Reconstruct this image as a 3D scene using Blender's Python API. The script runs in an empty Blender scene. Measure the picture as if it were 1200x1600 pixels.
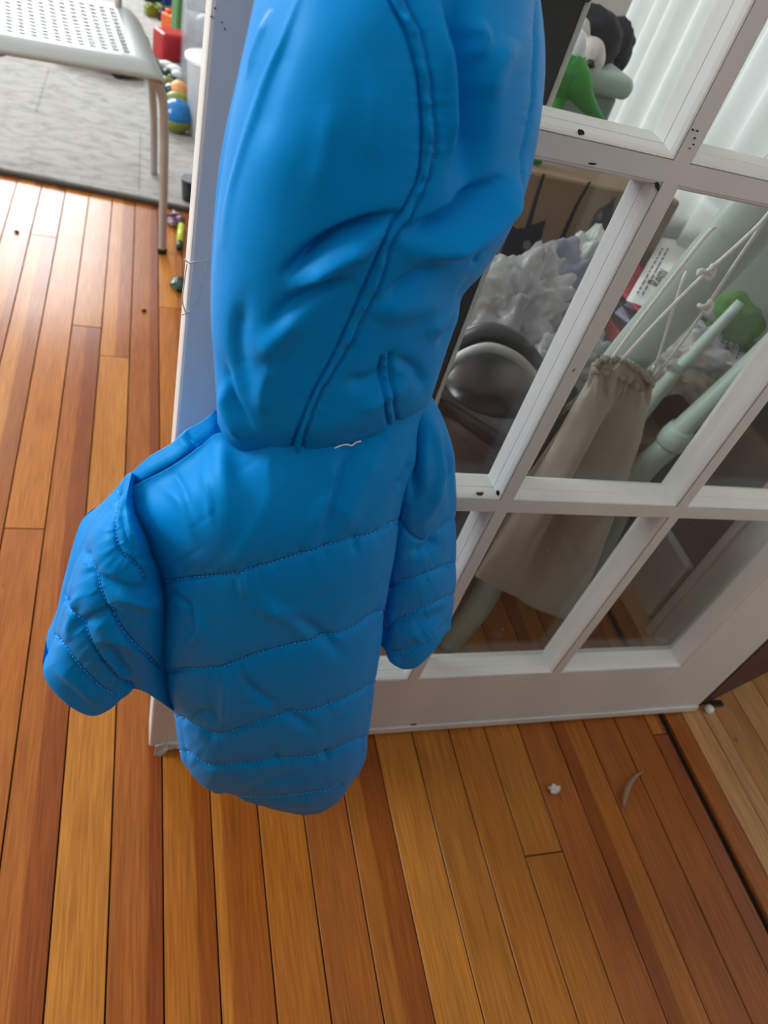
import bpy, bmesh, math, random
import numpy as np
from mathutils import Vector, Matrix
from mathutils.kdtree import KDTree

random.seed(7)
rng = np.random.default_rng(7)
scene = bpy.context.scene
C = scene.collection

# ------------------------------------------------------------------ camera
FPX = 1154.09
CAMH = 0.98
R = np.array([[0.94483958, -0.20650988, 0.25422794],
              [0.02924001, -0.71990794, -0.69345337],
              [0.32622569, 0.66263581, -0.67415916]])   # rows: right, down, forward in world axes
R = R.astype(float)
# world axes: X along the door, Y along the floor boards (away from the viewer), Z up
R_right = np.array([R[0, 0], R[0, 1], R[0, 2]])
cam_d = bpy.data.cameras.new('camera')
cam = bpy.data.objects.new('camera', cam_d)
C.objects.link(cam)
cam_d.sensor_fit = 'VERTICAL'
cam_d.sensor_height = 36.0
cam_d.lens = 36.0 * FPX / 1600.0
cam_d.clip_start = 0.02
right, down, fwd = Vector(R[0]), Vector(R[1]), Vector(R[2])
M = Matrix((right, -down, -fwd)).transposed().to_4x4()
M.translation = Vector((0, 0, CAMH))
cam.matrix_world = M
cam_d.dof.use_dof = True
cam_d.dof.focus_distance = 0.56
cam_d.dof.aperture_fstop = 9.0
scene.camera = cam

# ------------------------------------------------------------------ exposure, world, large lights
vs = scene.view_settings
vs.view_transform = 'Standard'
vs.look = 'None'
vs.gamma = 1.0
vs.use_curve_mapping = False
vs.exposure = -0.44
scene.cycles.max_bounces = 8
scene.cycles.diffuse_bounces = 3
scene.cycles.glossy_bounces = 2
scene.cycles.transparent_max_bounces = 12

w = bpy.data.worlds.new('world')
scene.world = w
w.use_nodes = True
bg = w.node_tree.nodes['Background']
bg.inputs[0].default_value = (0.97, 0.985, 1.0, 1)
bg.inputs[1].default_value = 0.85


def area(name, loc, target, sx, sy, power, col):
    l = bpy.data.lights.new(name, 'AREA')
    l.shape = 'RECTANGLE'
    l.size = sx
    l.size_y = sy
    l.energy = power
    l.color = col
    o = bpy.data.objects.new(name, l)
    C.objects.link(o)
    o.location = loc
    o.rotation_euler = (Vector(target) - Vector(loc)).to_track_quat('-Z', 'Y').to_euler()
    return o


# daylight through the window at the far end of the room, the window behind the curtain,
# and the window of the room beyond the doorway
area('daylight_far_window', (-1.05, 5.15, 1.55), (-0.9, 0.0, 0.9), 1.7, 1.3, 165, (0.92, 0.96, 1.0))
area('daylight_curtain_window', (1.06, 1.30, 1.25), (0.0, 1.25, 0.9), 0.6, 1.2, 1.3, (0.95, 0.98, 1.0))
area('added_left_light', (-2.74, 1.5, 1.70), (0.1, 0.5, 0.7), 1.2, 1.3, 115, (0.88, 0.94, 1.0))  # added light from the left, brightens door edges, beads and jacket side
area('daylight_next_room_window', (3.3, 2.0, 1.5), (0.9, 0.4, 0.0), 0.4, 0.8, 230, (1.0, 0.97, 0.93))

# ------------------------------------------------------------------ helpers


def ray(x, y):
    return R.T @ np.array([x - 600.0, y - 800.0, FPX])


def at(x, y, Y):
    """point at depth Y (along the floor boards) that stands where the photo shows (x, y)"""
    r = ray(x, y)
    return Vector(r * (Y / r[1]) + np.array([0, 0, CAMH]))


def atz(x, y, Z):
    r = ray(x, y)
    return Vector(r * ((Z - CAMH) / r[2]) + np.array([0, 0, CAMH]))


def at_arr(p, Y):
    q = np.stack([p[..., 0] - 600.0, p[..., 1] - 800.0, np.full(p.shape[:-1], FPX)], -1)
    r = q @ R
    return r * (Y / r[..., 1])[..., None] + np.array([0, 0, CAMH])


def link(name, me, mat, parent=None, smooth=False):
    o = bpy.data.objects.new(name, me)
    C.objects.link(o)
    if mat is not None:
        me.materials.append(mat)
    if smooth:
        for p in me.polygons:
            p.use_smooth = True
    if parent is not None:
        o.parent = parent
    return o


def mesh_from(verts, faces, name='m'):
    me = bpy.data.meshes.new(name)
    me.from_pydata([tuple(v) for v in verts], [], [tuple(f) for f in faces])
    me.update()
    return me


def bm_mesh(bm, name='m'):
    me = bpy.data.meshes.new(name)
    bmesh.ops.recalc_face_normals(bm, faces=bm.faces)
    bm.to_mesh(me)
    bm.free()
    return me


def box_bm(x0, x1, y0, y1, z0, z1, bev=0.0, seg=1):
    bm = bmesh.new()
    bmesh.ops.create_cube(bm, size=1)
    for v in bm.verts:
        v.co = Vector((x0 + (v.co.x + .5) * (x1 - x0), y0 + (v.co.y + .5) * (y1 - y0), z0 + (v.co.z + .5) * (z1 - z0)))
    if bev > 0:
        bmesh.ops.bevel(bm, geom=bm.edges[:], offset=bev, segments=seg, affect='EDGES', profile=0.5)
    return bm


def box(name, dims, mat, parent=None, bev=0.0, seg=1, smooth=False, mtx=None):
    bm = box_bm(*dims, bev, seg)
    if mtx is not None:
        bm.transform(mtx)
    return link(name, bm_mesh(bm), mat, parent, smooth)


def catmull(pts, n):
    P = [np.array(p, float) for p in pts]
    if len(P) == 2:
        t = np.linspace(0, 1, n)[:, None]
        return P[0] * (1 - t) + P[1] * t
    Q = [2 * P[0] - P[1]] + P + [2 * P[-1] - P[-2]]
    out = []
    for i in range(1, len(Q) - 2):
        p0, p1, p2, p3 = Q[i - 1], Q[i], Q[i + 1], Q[i + 2]
        for t in np.linspace(0, 1, 24, endpoint=False):
            out.append(.5 * ((2 * p1) + (-p0 + p2) * t + (2 * p0 - 5 * p1 + 4 * p2 - p3) * t * t + (-p0 + 3 * p1 - 3 * p2 + p3) * t ** 3))
    out.append(P[-1])
    out = np.array(out)
    s = np.concatenate([[0], np.cumsum(np.linalg.norm(np.diff(out, axis=0), axis=1))])
    t = np.linspace(0, s[-1], n)
    return np.stack([np.interp(t, s, out[:, k]) for k in range(out.shape[1])], -1)


def tube_bm(pts, radii, seg=12, n=None, bm=None, cap=True):
    pts = [np.array(p, float) for p in pts]
    if n:
        rr = np.interp(np.linspace(0, 1, n), np.linspace(0, 1, len(radii)) if hasattr(radii, '__len__') else [0, 1],
                       radii if hasattr(radii, '__len__') else [radii, radii])
        pts = list(catmull(pts, n))
        radii = rr
    if not hasattr(radii, '__len__'):
        radii = [radii] * len(pts)
    bm = bm or bmesh.new()
    rings = []
    up = None
    for i, p in enumerate(pts):
        a = pts[max(i - 1, 0)]
        b = pts[min(i + 1, len(pts) - 1)]
        d = Vector(b - a).normalized()
        if up is None:
            up = d.orthogonal()
        up = (up - d * up.dot(d)).normalized()
        sd = d.cross(up)
        rings.append([bm.verts.new(Vector(p) + (up * math.cos(k * 2 * math.pi / seg) + sd * math.sin(k * 2 * math.pi / seg)) * radii[i]) for k in range(seg)])
    for i in range(len(rings) - 1):
        for k in range(seg):
            bm.faces.new((rings[i][k], rings[i][(k + 1) % seg], rings[i + 1][(k + 1) % seg], rings[i + 1][k]))
    if cap:
        bm.faces.new(rings[0][::-1])
        bm.faces.new(rings[-1])
    return bm


def tube(name, pts, radii, mat, parent=None, seg=12, n=None):
    return link(name, bm_mesh(tube_bm(pts, radii, seg, n)), mat, parent, True)


def lathe(name, prof, mat, parent=None, seg=24, loc=(0, 0, 0), mtx=None):
    bm = bmesh.new()
    rings = []
    for r, z in prof:
        rings.append([bm.verts.new((r * math.cos(k * 2 * math.pi / seg) + loc[0], r * math.sin(k * 2 * math.pi / seg) + loc[1], z + loc[2])) for k in range(seg)])
    for i in range(len(rings) - 1):
        for k in range(seg):
            bm.faces.new((rings[i][k], rings[i][(k + 1) % seg], rings[i + 1][(k + 1) % seg], rings[i + 1][k]))
    bm.faces.new(rings[0][::-1])
    bm.faces.new(rings[-1])
    if mtx is not None:
        bm.transform(mtx)
    return link(name, bm_mesh(bm), mat, parent, True)


def vnoise(p, seed=0):
    """smooth value noise, p (...,2) -> [-1,1]"""
    g = np.random.default_rng(seed).uniform(-1, 1, (64, 64))
    i = np.floor(p).astype(int)
    f = p - i
    f = f * f * (3 - 2 * f)
    a = g[i[..., 0] % 64, i[..., 1] % 64]
    b = g[(i[..., 0] + 1) % 64, i[..., 1] % 64]
    c = g[i[..., 0] % 64, (i[..., 1] + 1) % 64]
    d = g[(i[..., 0] + 1) % 64, (i[..., 1] + 1) % 64]
    return (a * (1 - f[..., 0]) + b * f[..., 0]) * (1 - f[..., 1]) + (c * (1 - f[..., 0]) + d * f[..., 0]) * f[..., 1]


def blob(name, c, r, mat, parent=None, amp=0.15, freq=2.0, seed=0, sub=4, rot=None, flat=None):
    bm = bmesh.new()
    bmesh.ops.create_icosphere(bm, subdivisions=sub, radius=1)
    from mathutils import noise
    off = Vector((seed * 3.1, seed * 1.7, seed * 5.3))
    for v in bm.verts:
        d = 1 + amp * noise.fractal(v.co * freq + off, 1.0, 2.0, 4)
        v.co = v.co * d
        v.co = Vector((v.co.x * r[0], v.co.y * r[1], v.co.z * r[2]))
        if flat is not None and v.co.z < -flat:
            v.co.z = -flat
    if rot is not None:
        bm.transform(rot)
    bm.transform(Matrix.Translation(Vector(c)))
    return link(name, bm_mesh(bm), mat, parent, True)


def tag(o, label, cat, group=None):
    o['label'] = label
    o['category'] = cat
    if group:
        o['group'] = group
    return o


def thing(name, label, cat, loc=(0, 0, 0), group=None):
    o = bpy.data.objects.new(name, None)
    C.objects.link(o)
    o.empty_display_size = 0.05
    return tag(o, label, cat, group)


def struct(o):
    o['kind'] = 'structure'
    return o


# ------------------------------------------------------------------ materials
def lin(c):
    return tuple(((v / 255.0) / 12.92 if v / 255.0 <= 0.04045 else ((v / 255.0 + 0.055) / 1.055) ** 2.4) for v in c)


def mat(name, rgb, rough=0.5, var=0.08, scale=25.0, bump=0.0, bscale=120.0, metal=0.0, trans=0.0, alpha=1.0, spec=0.5, stretch=None, sheen=0.0, coat=0.0):
    m = bpy.data.materials.new(name)
    m.use_nodes = True
    nt = m.node_tree
    b = nt.nodes['Principled BSDF']
    col = lin(rgb)
    tc = nt.nodes.new('ShaderNodeTexCoord')
    mp = nt.nodes.new('ShaderNodeMapping')
    nt.links.new(tc.outputs['Object'], mp.inputs[0])
    if stretch:
        mp.inputs['Scale'].default_value = stretch
    nz = nt.nodes.new('ShaderNodeTexNoise')
    nz.inputs['Scale'].default_value = scale
    nz.inputs['Detail'].default_value = 4
    nt.links.new(mp.outputs[0], nz.inputs['Vector'])
    rmp = nt.nodes.new('ShaderNodeValToRGB')
    e = rmp.color_ramp.elements
    e[0].position = 0.3
    e[1].position = 0.7
    e[0].color = (*[max(0, c * (1 - var)) for c in col], 1)
    e[1].color = (*[min(1, c * (1 + var)) for c in col], 1)
    nt.links.new(nz.outputs['Fac'], rmp.inputs[0])
    nt.links.new(rmp.outputs[0], b.inputs['Base Color'])
    b.inputs['Roughness'].default_value = rough
    b.inputs['Metallic'].default_value = metal
    b.inputs['Specular IOR Level'].default_value = spec
    b.inputs['Transmission Weight'].default_value = trans
    b.inputs['Alpha'].default_value = alpha
    b.inputs['Sheen Weight'].default_value = sheen
    b.inputs['Coat Weight'].default_value = coat
    if bump > 0:
        n2 = nt.nodes.new('ShaderNodeTexNoise')
        n2.inputs['Scale'].default_value = bscale
        n2.inputs['Detail'].default_value = 5
        nt.links.new(mp.outputs[0], n2.inputs['Vector'])
        bp = nt.nodes.new('ShaderNodeBump')
        bp.inputs['Strength'].default_value = bump
        bp.inputs['Distance'].default_value = 0.002
        nt.links.new(n2.outputs['Fac'], bp.inputs['Height'])
        nt.links.new(bp.outputs[0], b.inputs['Normal'])
    return m


def wood_floor_mat(name):
    """colour of each board comes from the board itself (object colour); grain runs along it"""
    m = bpy.data.materials.new(name)
    m.use_nodes = True
    nt = m.node_tree
    N, L = nt.nodes, nt.links
    b = N['Principled BSDF']
    oi = N.new('ShaderNodeObjectInfo')
    tc = N.new('ShaderNodeTexCoord')
    off = N.new('ShaderNodeVectorMath')
    off.operation = 'MULTIPLY_ADD'
    rv = N.new('ShaderNodeCombineXYZ')
    L.new(oi.outputs['Random'], rv.inputs[0])
    L.new(oi.outputs['Random'], rv.inputs[1])
    L.new(rv.outputs[0], off.inputs[0])
    off.inputs[1].default_value = (37.0, 91.0, 0)
    L.new(tc.outputs['Object'], off.inputs[2])
    # grain lines
    mp = N.new('ShaderNodeMapping')
    mp.inputs['Scale'].default_value = (1.0, 0.03, 1.0)
    L.new(off.outputs[0], mp.inputs[0])
    g = N.new('ShaderNodeTexNoise')
    g.inputs['Scale'].default_value = 420
    g.inputs['Detail'].default_value = 3
    L.new(mp.outputs[0], g.inputs['Vector'])
    mp2 = N.new('ShaderNodeMapping')
    mp2.inputs['Scale'].default_value = (1.0, 0.05, 1.0)
    L.new(off.outputs[0], mp2.inputs[0])
    g2 = N.new('ShaderNodeTexNoise')
    g2.inputs['Scale'].default_value = 38
    g2.inputs['Detail'].default_value = 3
    L.new(mp2.outputs[0], g2.inputs['Vector'])
    bl = N.new('ShaderNodeTexNoise')
    bl.inputs['Scale'].default_value = 9
    bl.inputs['Detail'].default_value = 5
    L.new(off.outputs[0], bl.inputs['Vector'])
    # second tone of the board (heartwood stripe) : custom property 'split' in 0..1 across the board
    at_ = N.new('ShaderNodeAttribute')
    at_.attribute_type = 'OBJECT'
    at_.attribute_name = 'split'
    sx = N.new('ShaderNodeSeparateXYZ')
    L.new(tc.outputs['Generated'], sx.inputs[0])
    wob = N.new('ShaderNodeMath')
    wob.operation = 'MULTIPLY_ADD'
    L.new(g2.outputs['Fac'], wob.inputs[0])
    wob.inputs[1].default_value = 0.22
    fl_ = N.new('ShaderNodeAttribute')
    fl_.attribute_type = 'OBJECT'
    fl_.attribute_name = 'flip'
    sub_ = N.new('ShaderNodeMath')
    sub_.operation = 'SUBTRACT'
    L.new(fl_.outputs['Fac'], sub_.inputs[0])
    L.new(sx.outputs['X'], sub_.inputs[1])
    ab_ = N.new('ShaderNodeMath')
    ab_.operation = 'ABSOLUTE'
    L.new(sub_.outputs[0], ab_.inputs[0])
    L.new(ab_.outputs[0], wob.inputs[2])
    df = N.new('ShaderNodeMath')
    df.operation = 'SUBTRACT'
    L.new(wob.outputs[0], df.inputs[0])
    L.new(at_.outputs['Fac'], df.inputs[1])
    st = N.new('ShaderNodeMapRange')
    st.inputs['From Min'].default_value = 0.08
    st.inputs['From Max'].default_value = 0.14
    L.new(df.outputs[0], st.inputs['Value'])
    dark = N.new('ShaderNodeMix')
    dark.data_type = 'RGBA'
    dark.blend_type = 'MULTIPLY'
    dark.inputs['B'].default_value = (0.68, 0.53, 0.43, 1)
    L.new(st.outputs[0], dark.inputs['Factor'])
    L.new(oi.outputs['Color'], dark.inputs['A'])
    # streaks
    rr = N.new('ShaderNodeValToRGB')
    rr.color_ramp.elements[0].position = 0.30
    rr.color_ramp.elements[1].position = 0.66
    rr.color_ramp.elements[0].color = (0.66, 0.57, 0.48, 1)
    rr.color_ramp.elements[1].color = (1.12, 1.10, 1.05, 1)
    L.new(g.outputs['Fac'], rr.inputs[0])
    m1 = N.new('ShaderNodeMix')
    m1.data_type = 'RGBA'
    m1.blend_type = 'MULTIPLY'
    m1.inputs['Factor'].default_value = 0.85
    L.new(dark.outputs['Result'], m1.inputs['A'])
    L.new(rr.outputs[0], m1.inputs['B'])
    r2 = N.new('ShaderNodeValToRGB')
    r2.color_ramp.elements[0].position = 0.25
    r2.color_ramp.elements[1].position = 0.75
    r2.color_ramp.elements[0].color = (0.80, 0.74, 0.68, 1)
    r2.color_ramp.elements[1].color = (1.12, 1.12, 1.1, 1)
    L.new(g2.outputs['Fac'], r2.inputs[0])
    m2 = N.new('ShaderNodeMix')
    m2.data_type = 'RGBA'
    m2.blend_type = 'MULTIPLY'
    m2.inputs['Factor'].default_value = 0.75
    L.new(m1.outputs['Result'], m2.inputs['A'])
    L.new(r2.outputs[0], m2.inputs['B'])
    # small dark knots and dings
    vo = N.new('ShaderNodeTexVoronoi')
    vo.inputs['Scale'].default_value = 9
    mp3 = N.new('ShaderNodeMapping')
    mp3.inputs['Scale'].default_value = (1.6, 0.6, 1.0)
    L.new(off.outputs[0], mp3.inputs[0])
    L.new(mp3.outputs[0], vo.inputs['Vector'])
    kr = N.new('ShaderNodeMapRange')
    kr.inputs['From Min'].default_value = 0.018
    kr.inputs['From Max'].default_value = 0.05
    kr.inputs['To Min'].default_value = 0.35
    kr.inputs['To Max'].default_value = 1.0
    L.new(vo.outputs['Distance'], kr.inputs['Value'])
    m3 = N.new('ShaderNodeMix')
    m3.data_type = 'RGBA'
    m3.blend_type = 'MULTIPLY'
    m3.inputs['Factor'].default_value = 1.0
    L.new(m2.outputs['Result'], m3.inputs['A'])
    cv = N.new('ShaderNodeCombineColor')
    for k in range(3):
        L.new(kr.outputs[0], cv.inputs[k])
    L.new(cv.outputs[0], m3.inputs['B'])
    L.new(m3.outputs['Result'], b.inputs['Base Color'])
    ro = N.new('ShaderNodeMapRange')
    ro.inputs['To Min'].default_value = 0.27
    ro.inputs['To Max'].default_value = 0.36
    L.new(bl.outputs['Fac'], ro.inputs['Value'])
    L.new(ro.outputs[0], b.inputs['Roughness'])
    b.inputs['Specular IOR Level'].default_value = 0.36
    bp = N.new('ShaderNodeBump')
    bp.inputs['Strength'].default_value = 0.12
    bp.inputs['Distance'].default_value = 0.001
    L.new(g.outputs['Fac'], bp.inputs['Height'])
    L.new(bp.outputs[0], b.inputs['Normal'])
    return m


def paint_mat(name, rgb, chips=True):
    """old brushed oil paint: brush relief, small dark chips"""
    m = mat(name, rgb, rough=0.42, var=0.05, scale=14, bump=0.35, bscale=42, stretch=(1, 1, 0.35))
    if chips:
        nt = m.node_tree
        N, L = nt.nodes, nt.links
        b = N['Principled BSDF']
        src = b.inputs['Base Color'].links[0].from_socket
        tc = N.new('ShaderNodeTexCoord')
        n = N.new('ShaderNodeTexNoise')
        n.inputs['Scale'].default_value = 46
        n.inputs['Detail'].default_value = 8
        n.inputs['Roughness'].default_value = 0.62
        L.new(tc.outputs['Object'], n.inputs['Vector'])
        mr = N.new('ShaderNodeMapRange')
        mr.inputs['From Min'].default_value = 0.735
        mr.inputs['From Max'].default_value = 0.75
        L.new(n.outputs['Fac'], mr.inputs['Value'])
        mx = N.new('ShaderNodeMix')
        mx.data_type = 'RGBA'
        mx.inputs['B'].default_value = (0.035, 0.022, 0.015, 1)
        L.new(mr.outputs[0], mx.inputs['Factor'])
        L.new(src, mx.inputs['A'])
        L.new(mx.outputs['Result'], b.inputs['Base Color'])
    return m


def glass_mat(name):
    m = bpy.data.materials.new(name)
    m.use_nodes = True
    nt = m.node_tree
    N, L = nt.nodes, nt.links
    out = N['Material Output']
    N.remove(N['Principled BSDF'])
    tr = N.new('ShaderNodeBsdfTransparent')
    tr.inputs[0].default_value = (0.93, 0.95, 0.94, 1)
    gl = N.new('ShaderNodeBsdfGlossy')
    gl.inputs['Roughness'].default_value = 0.03
    lw = N.new('ShaderNodeLayerWeight')
    lw.inputs['Blend'].default_value = 0.5
    pw5 = N.new('ShaderNodeMath')
    pw5.operation = 'POWER'
    pw5.inputs[1].default_value = 5.0
    L.new(lw.outputs['Facing'], pw5.inputs[0])
    fr = N.new('ShaderNodeMath')
    fr.operation = 'MULTIPLY_ADD'
    fr.inputs[1].default_value = 0.9
    fr.inputs[2].default_value = 0.03
    L.new(pw5.outputs[0], fr.inputs[0])
    mx = N.new('ShaderNodeMixShader')
    L.new(fr.outputs[0], mx.inputs[0])
    L.new(tr.outputs[0], mx.inputs[1])
    L.new(gl.outputs[0], mx.inputs[2])
    # dust specks and paint flecks on the old glass
    tc = N.new('ShaderNodeTexCoord')
    vo = N.new('ShaderNodeTexNoise')
    vo.inputs['Scale'].default_value = 150
    vo.inputs['Detail'].default_value = 3
    L.new(tc.outputs['Object'], vo.inputs['Vector'])
    mr = N.new('ShaderNodeMapRange')
    mr.inputs['From Min'].default_value = 0.77
    mr.inputs['From Max'].default_value = 0.80
    mr.inputs['To Max'].default_value = 0.8
    L.new(vo.outputs['Fac'], mr.inputs['Value'])
    hz = N.new('ShaderNodeMath')
    hz.operation = 'MAXIMUM'
    hz.inputs[1].default_value = 0.018
    L.new(mr.outputs[0], hz.inputs[0])
    df = N.new('ShaderNodeBsdfDiffuse')
    df.inputs[0].default_value = (0.75, 0.75, 0.73, 1)
    m2 = N.new('ShaderNodeMixShader')
    L.new(hz.outputs[0], m2.inputs[0])
    L.new(mx.outputs[0], m2.inputs[1])
    L.new(df.outputs[0], m2.inputs[2])
    L.new(m2.outputs[0], out.inputs[0])
    return m


def thin_mat(name, rgb, transp, rough=0.15, translucent=0.4):
    """thin film / sheer cloth: part see-through, part translucent, with a sheen"""
    m = bpy.data.materials.new(name)
    m.use_nodes = True
    nt = m.node_tree
    N, L = nt.nodes, nt.links
    out = N['Material Output']
    b = N['Principled BSDF']
    b.inputs['Base Color'].default_value = (*lin(rgb), 1)
    b.inputs['Roughness'].default_value = rough
    tl = N.new('ShaderNodeBsdfTranslucent')
    tl.inputs[0].default_value = (*lin(rgb), 1)
    m1 = N.new('ShaderNodeMixShader')
    m1.inputs[0].default_value = translucent
    L.new(b.outputs[0], m1.inputs[1])
    L.new(tl.outputs[0], m1.inputs[2])
    tr = N.new('ShaderNodeBsdfTransparent')
    m2 = N.new('ShaderNodeMixShader')
    tc = N.new('ShaderNodeTexCoord')
    nz = N.new('ShaderNodeTexNoise')
    nz.inputs['Scale'].default_value = 30
    L.new(tc.outputs['Object'], nz.inputs['Vector'])
    mr = N.new('ShaderNodeMapRange')
    mr.inputs['To Min'].default_value = max(0, transp - 0.15)
    mr.inputs['To Max'].default_value = min(1, transp + 0.15)
    L.new(nz.outputs['Fac'], mr.inputs['Value'])
    L.new(mr.outputs[0], m2.inputs[0])
    L.new(m1.outputs[0], m2.inputs[1])
    L.new(tr.outputs[0], m2.inputs[2])
    L.new(m2.outputs[0], out.inputs[0])
    return m


M_FLOOR = wood_floor_mat('varnished_pine_boards')
M_PAINT = paint_mat('old_white_door_paint', (220, 219, 212))
M_BEAD = paint_mat('cracked_white_bead_paint', (236, 237, 232))
M_GLASS = glass_mat('old_pane_glass')
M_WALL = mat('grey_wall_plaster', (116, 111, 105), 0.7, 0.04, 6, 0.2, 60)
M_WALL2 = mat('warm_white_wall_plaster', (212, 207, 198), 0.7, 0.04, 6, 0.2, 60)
M_CEIL = mat('white_ceiling_plaster', (232, 230, 226), 0.8, 0.02, 6)
M_BROWN = mat('dark_brown_trim', (66, 36, 26), 0.5, 0.15, 20)
M_DARKGAP = mat('dark_subfloor', (38, 24, 16), 0.9)
M_WHITE = mat('white_painted_wood', (225, 222, 216), 0.45, 0.04, 20)

# ------------------------------------------------------------------ floor: boards one by one
PITCH, X0 = 0.0607, -0.0692
floor = struct(box('floor', (-2.9, 0.872, -0.50, 5.3, -0.03, -0.006), M_DARKGAP))
LIGHT = [(190, 122, 44), (184, 114, 38), (194, 128, 50), (178, 110, 40)]
MID = [(172, 102, 40), (164, 96, 36), (174, 106, 44)]
DARKT = [(146, 80, 32), (138, 74, 28), (152, 86, 38)]
board_tone = {-3: 'm', -2: 'm', -1: 'm', 0: 'l', 1: 'l', 2: 'l', 3: 'l', 4: 'l', 5: 'm', 6: 'l', 7: 'l', 8: 'l', 9: 'l', 10: 'l', 11: 'm', 12: 'l', 13: 'm', 14: 'm'}
board_split = {-1: 2, 0: 2, 1: -0.5, 2: 0.62, 3: 0.2, 4: 2, 5: 2, 6: 0.42, 7: 2, 8: 2, 9: 2, 11: 2, 12: -0.6, 13: 2}
ends_known = {10: [0.297, 2.4], 11: [1.9], -1: [1.508, 3.0], -2: [0.9, 3.4], 1: [-0.2, 2.6]}


def board(x0, x1, y0, y1, tone, split, tilt=0.0, zt=0.0, parent=floor, name='floor_board'):
    g = 0.0010
    bm = box_bm(x0 + g, x1 - g, y0 + g, y1 - g, -0.014, zt, 0.0005, 1)
    o = link(name, bm_mesh(bm), M_FLOOR, parent)
    c = lin(random.choice({'l': LIGHT, 'm': MID, 'd': DARKT, 'o': [(204, 158, 106), (196, 148, 98), (188, 138, 86)]}[tone]))
    k = random.uniform(0.93, 1.07)
    o.color = (c[0] * k, c[1] * k, c[2] * k, 1)
    o['split'] = abs(float(split))
    o['flip'] = 1.0 if split < 0 else 0.0
    return o


for k in range(-44, 16):
    x0, x1 = X0 + k * PITCH, X0 + (k + 1) * PITCH
    if x0 > 0.86:
        break
    x1 = min(x1, 0.872)
    ys = [-0.478] + ends_known.get(k, []) if k in ends_known else [-0.478, random.uniform(0.1, 1.6) if not (0 <= k <= 14) else random.uniform(1.2, 2.2)]
    while ys[-1] < 4.2:
        ys.append(ys[-1] + random.uniform(1.1, 2.0))
    ys[-1] = 5.25
    for i in range(len(ys) - 1):
        t = board_tone.get(k, random.choice('llmmd'))
        if i > 0 and k in board_tone:
            t = random.choice('llmm')
        s = board_split.get(k, 2.0) if i == 0 else random.choice([2.0, 2.0, 0.5, 0.7])
        if k == -1:
            t, s = ('m', 0.5) if i == 0 else ('l', 2.0)
        board(x0, x1, ys[i], ys[i + 1], t, s, zt=random.uniform(-0.0004, 0.0003))

# boards of the neighbouring room, seen past the hinge
floor2 = struct(box('floor_next_room', (0.882, 2.4, -0.6, 2.4, -0.03, -0.006), M_DARKGAP))
xx = 0.884
for i, wd in enumerate((0.036, 0.044, 0.03, 0.062, 0.0607, 0.0607, 0.0607, 0.0607, 0.0607, 0.0607, 0.0607, 0.0607, 0.0607, 0.0607)):
    board(xx, xx + wd, -0.55, 0.95 if i > 3 else 2.3, 'm' if i == 0 else 'o', 2.0, zt=0.001 if i < 3 else 0.0, parent=floor2, name='floor_board')
    if i > 3:
        board(xx, xx + wd, 0.95, 2.3, 'o', 2.0, parent=floor2)
    xx += wd

# ------------------------------------------------------------------ walls
DY = 0.4964          # front face of the door
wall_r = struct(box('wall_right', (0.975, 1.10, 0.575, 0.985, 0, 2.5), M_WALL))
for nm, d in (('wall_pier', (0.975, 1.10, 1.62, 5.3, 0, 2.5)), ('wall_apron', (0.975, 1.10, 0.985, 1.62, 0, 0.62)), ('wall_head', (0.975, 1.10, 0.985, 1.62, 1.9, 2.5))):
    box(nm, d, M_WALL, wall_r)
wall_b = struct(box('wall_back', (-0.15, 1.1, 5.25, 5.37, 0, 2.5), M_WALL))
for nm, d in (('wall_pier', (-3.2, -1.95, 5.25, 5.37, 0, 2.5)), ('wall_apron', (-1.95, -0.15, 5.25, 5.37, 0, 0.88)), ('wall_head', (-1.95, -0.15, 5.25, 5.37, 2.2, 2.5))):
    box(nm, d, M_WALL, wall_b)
wb = struct(box('window_2', (-1.0875, -1.0125, 5.24, 5.30, 0.88, 2.2), M_WHITE))
for nm, d in (('window_frame', (-1.95, -0.15, 5.24, 5.30, 2.14, 2.2)), ('window_sill', (-2.0, -0.1, 5.19, 5.31, 0.85, 0.89))):
    box(nm, d, M_WHITE, wb, 0.004)
base_r = struct(box('baseboard_right', (0.957, 0.975, 0.70, 5.24, 0, 0.15), M_WHITE, None, 0.003))
win = struct(box('window_1', (0.955, 1.0, 0.97, 1.03, 0.62, 1.95), M_WHITE, None, 0.004))
for nm, d in (('window_frame', (0.955, 1.0, 1.57, 1.63, 0.62, 1.95)), ('window_sill', (0.945, 1.05, 0.95, 1.65, 0.585, 0.62)), ('window_head', (0.955, 1.0, 0.97, 1.63, 1.87, 1.95))):
    box(nm, d, M_WHITE, win, 0.004)
# brown jamb by the hinge and white casing on the far side
jamb = struct(box('trim_1', (0.0, 0.46, 0.0, 0.035, 0, 2.1), M_BROWN, None, 0.003, 1, False, Matrix.Translation((0.964, 0.503, 0)) @ Matrix.Rotation(math.radians(17), 4, 'Z')))
cas = struct(box('trim_2', (0.945, 0.975, 0.575, 0.675, 0, 2.2), M_WHITE, None, 0.004))
box('casing_bead', (0.935, 0.946, 0.655, 0.672, 0, 2.2), M_WHITE, cas, 0.004, 2)
wall_f = struct(box('wall_front', (-2.9, 0.97, -0.62, -0.50, 0, 2.5), M_WALL2))  # unseen wall, set close behind the camera to dim the lower jacket
box('added_dark_panel', (-2.78, 0.97, -0.50, -0.48, 0, 1.02), M_BROWN, wall_f)  # added dark panel out of view, cuts bounce light on the lower jacket
box('added_panel_cap', (-2.78, 0.97, -0.50, -0.455, 1.02, 1.05), M_BROWN, wall_f, 0.006, 2)  # top of the added dark panel
wall_l = struct(box('wall_left', (-2.9, -2.78, -0.50, 0.85, 0, 2.5), M_WALL2))
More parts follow.
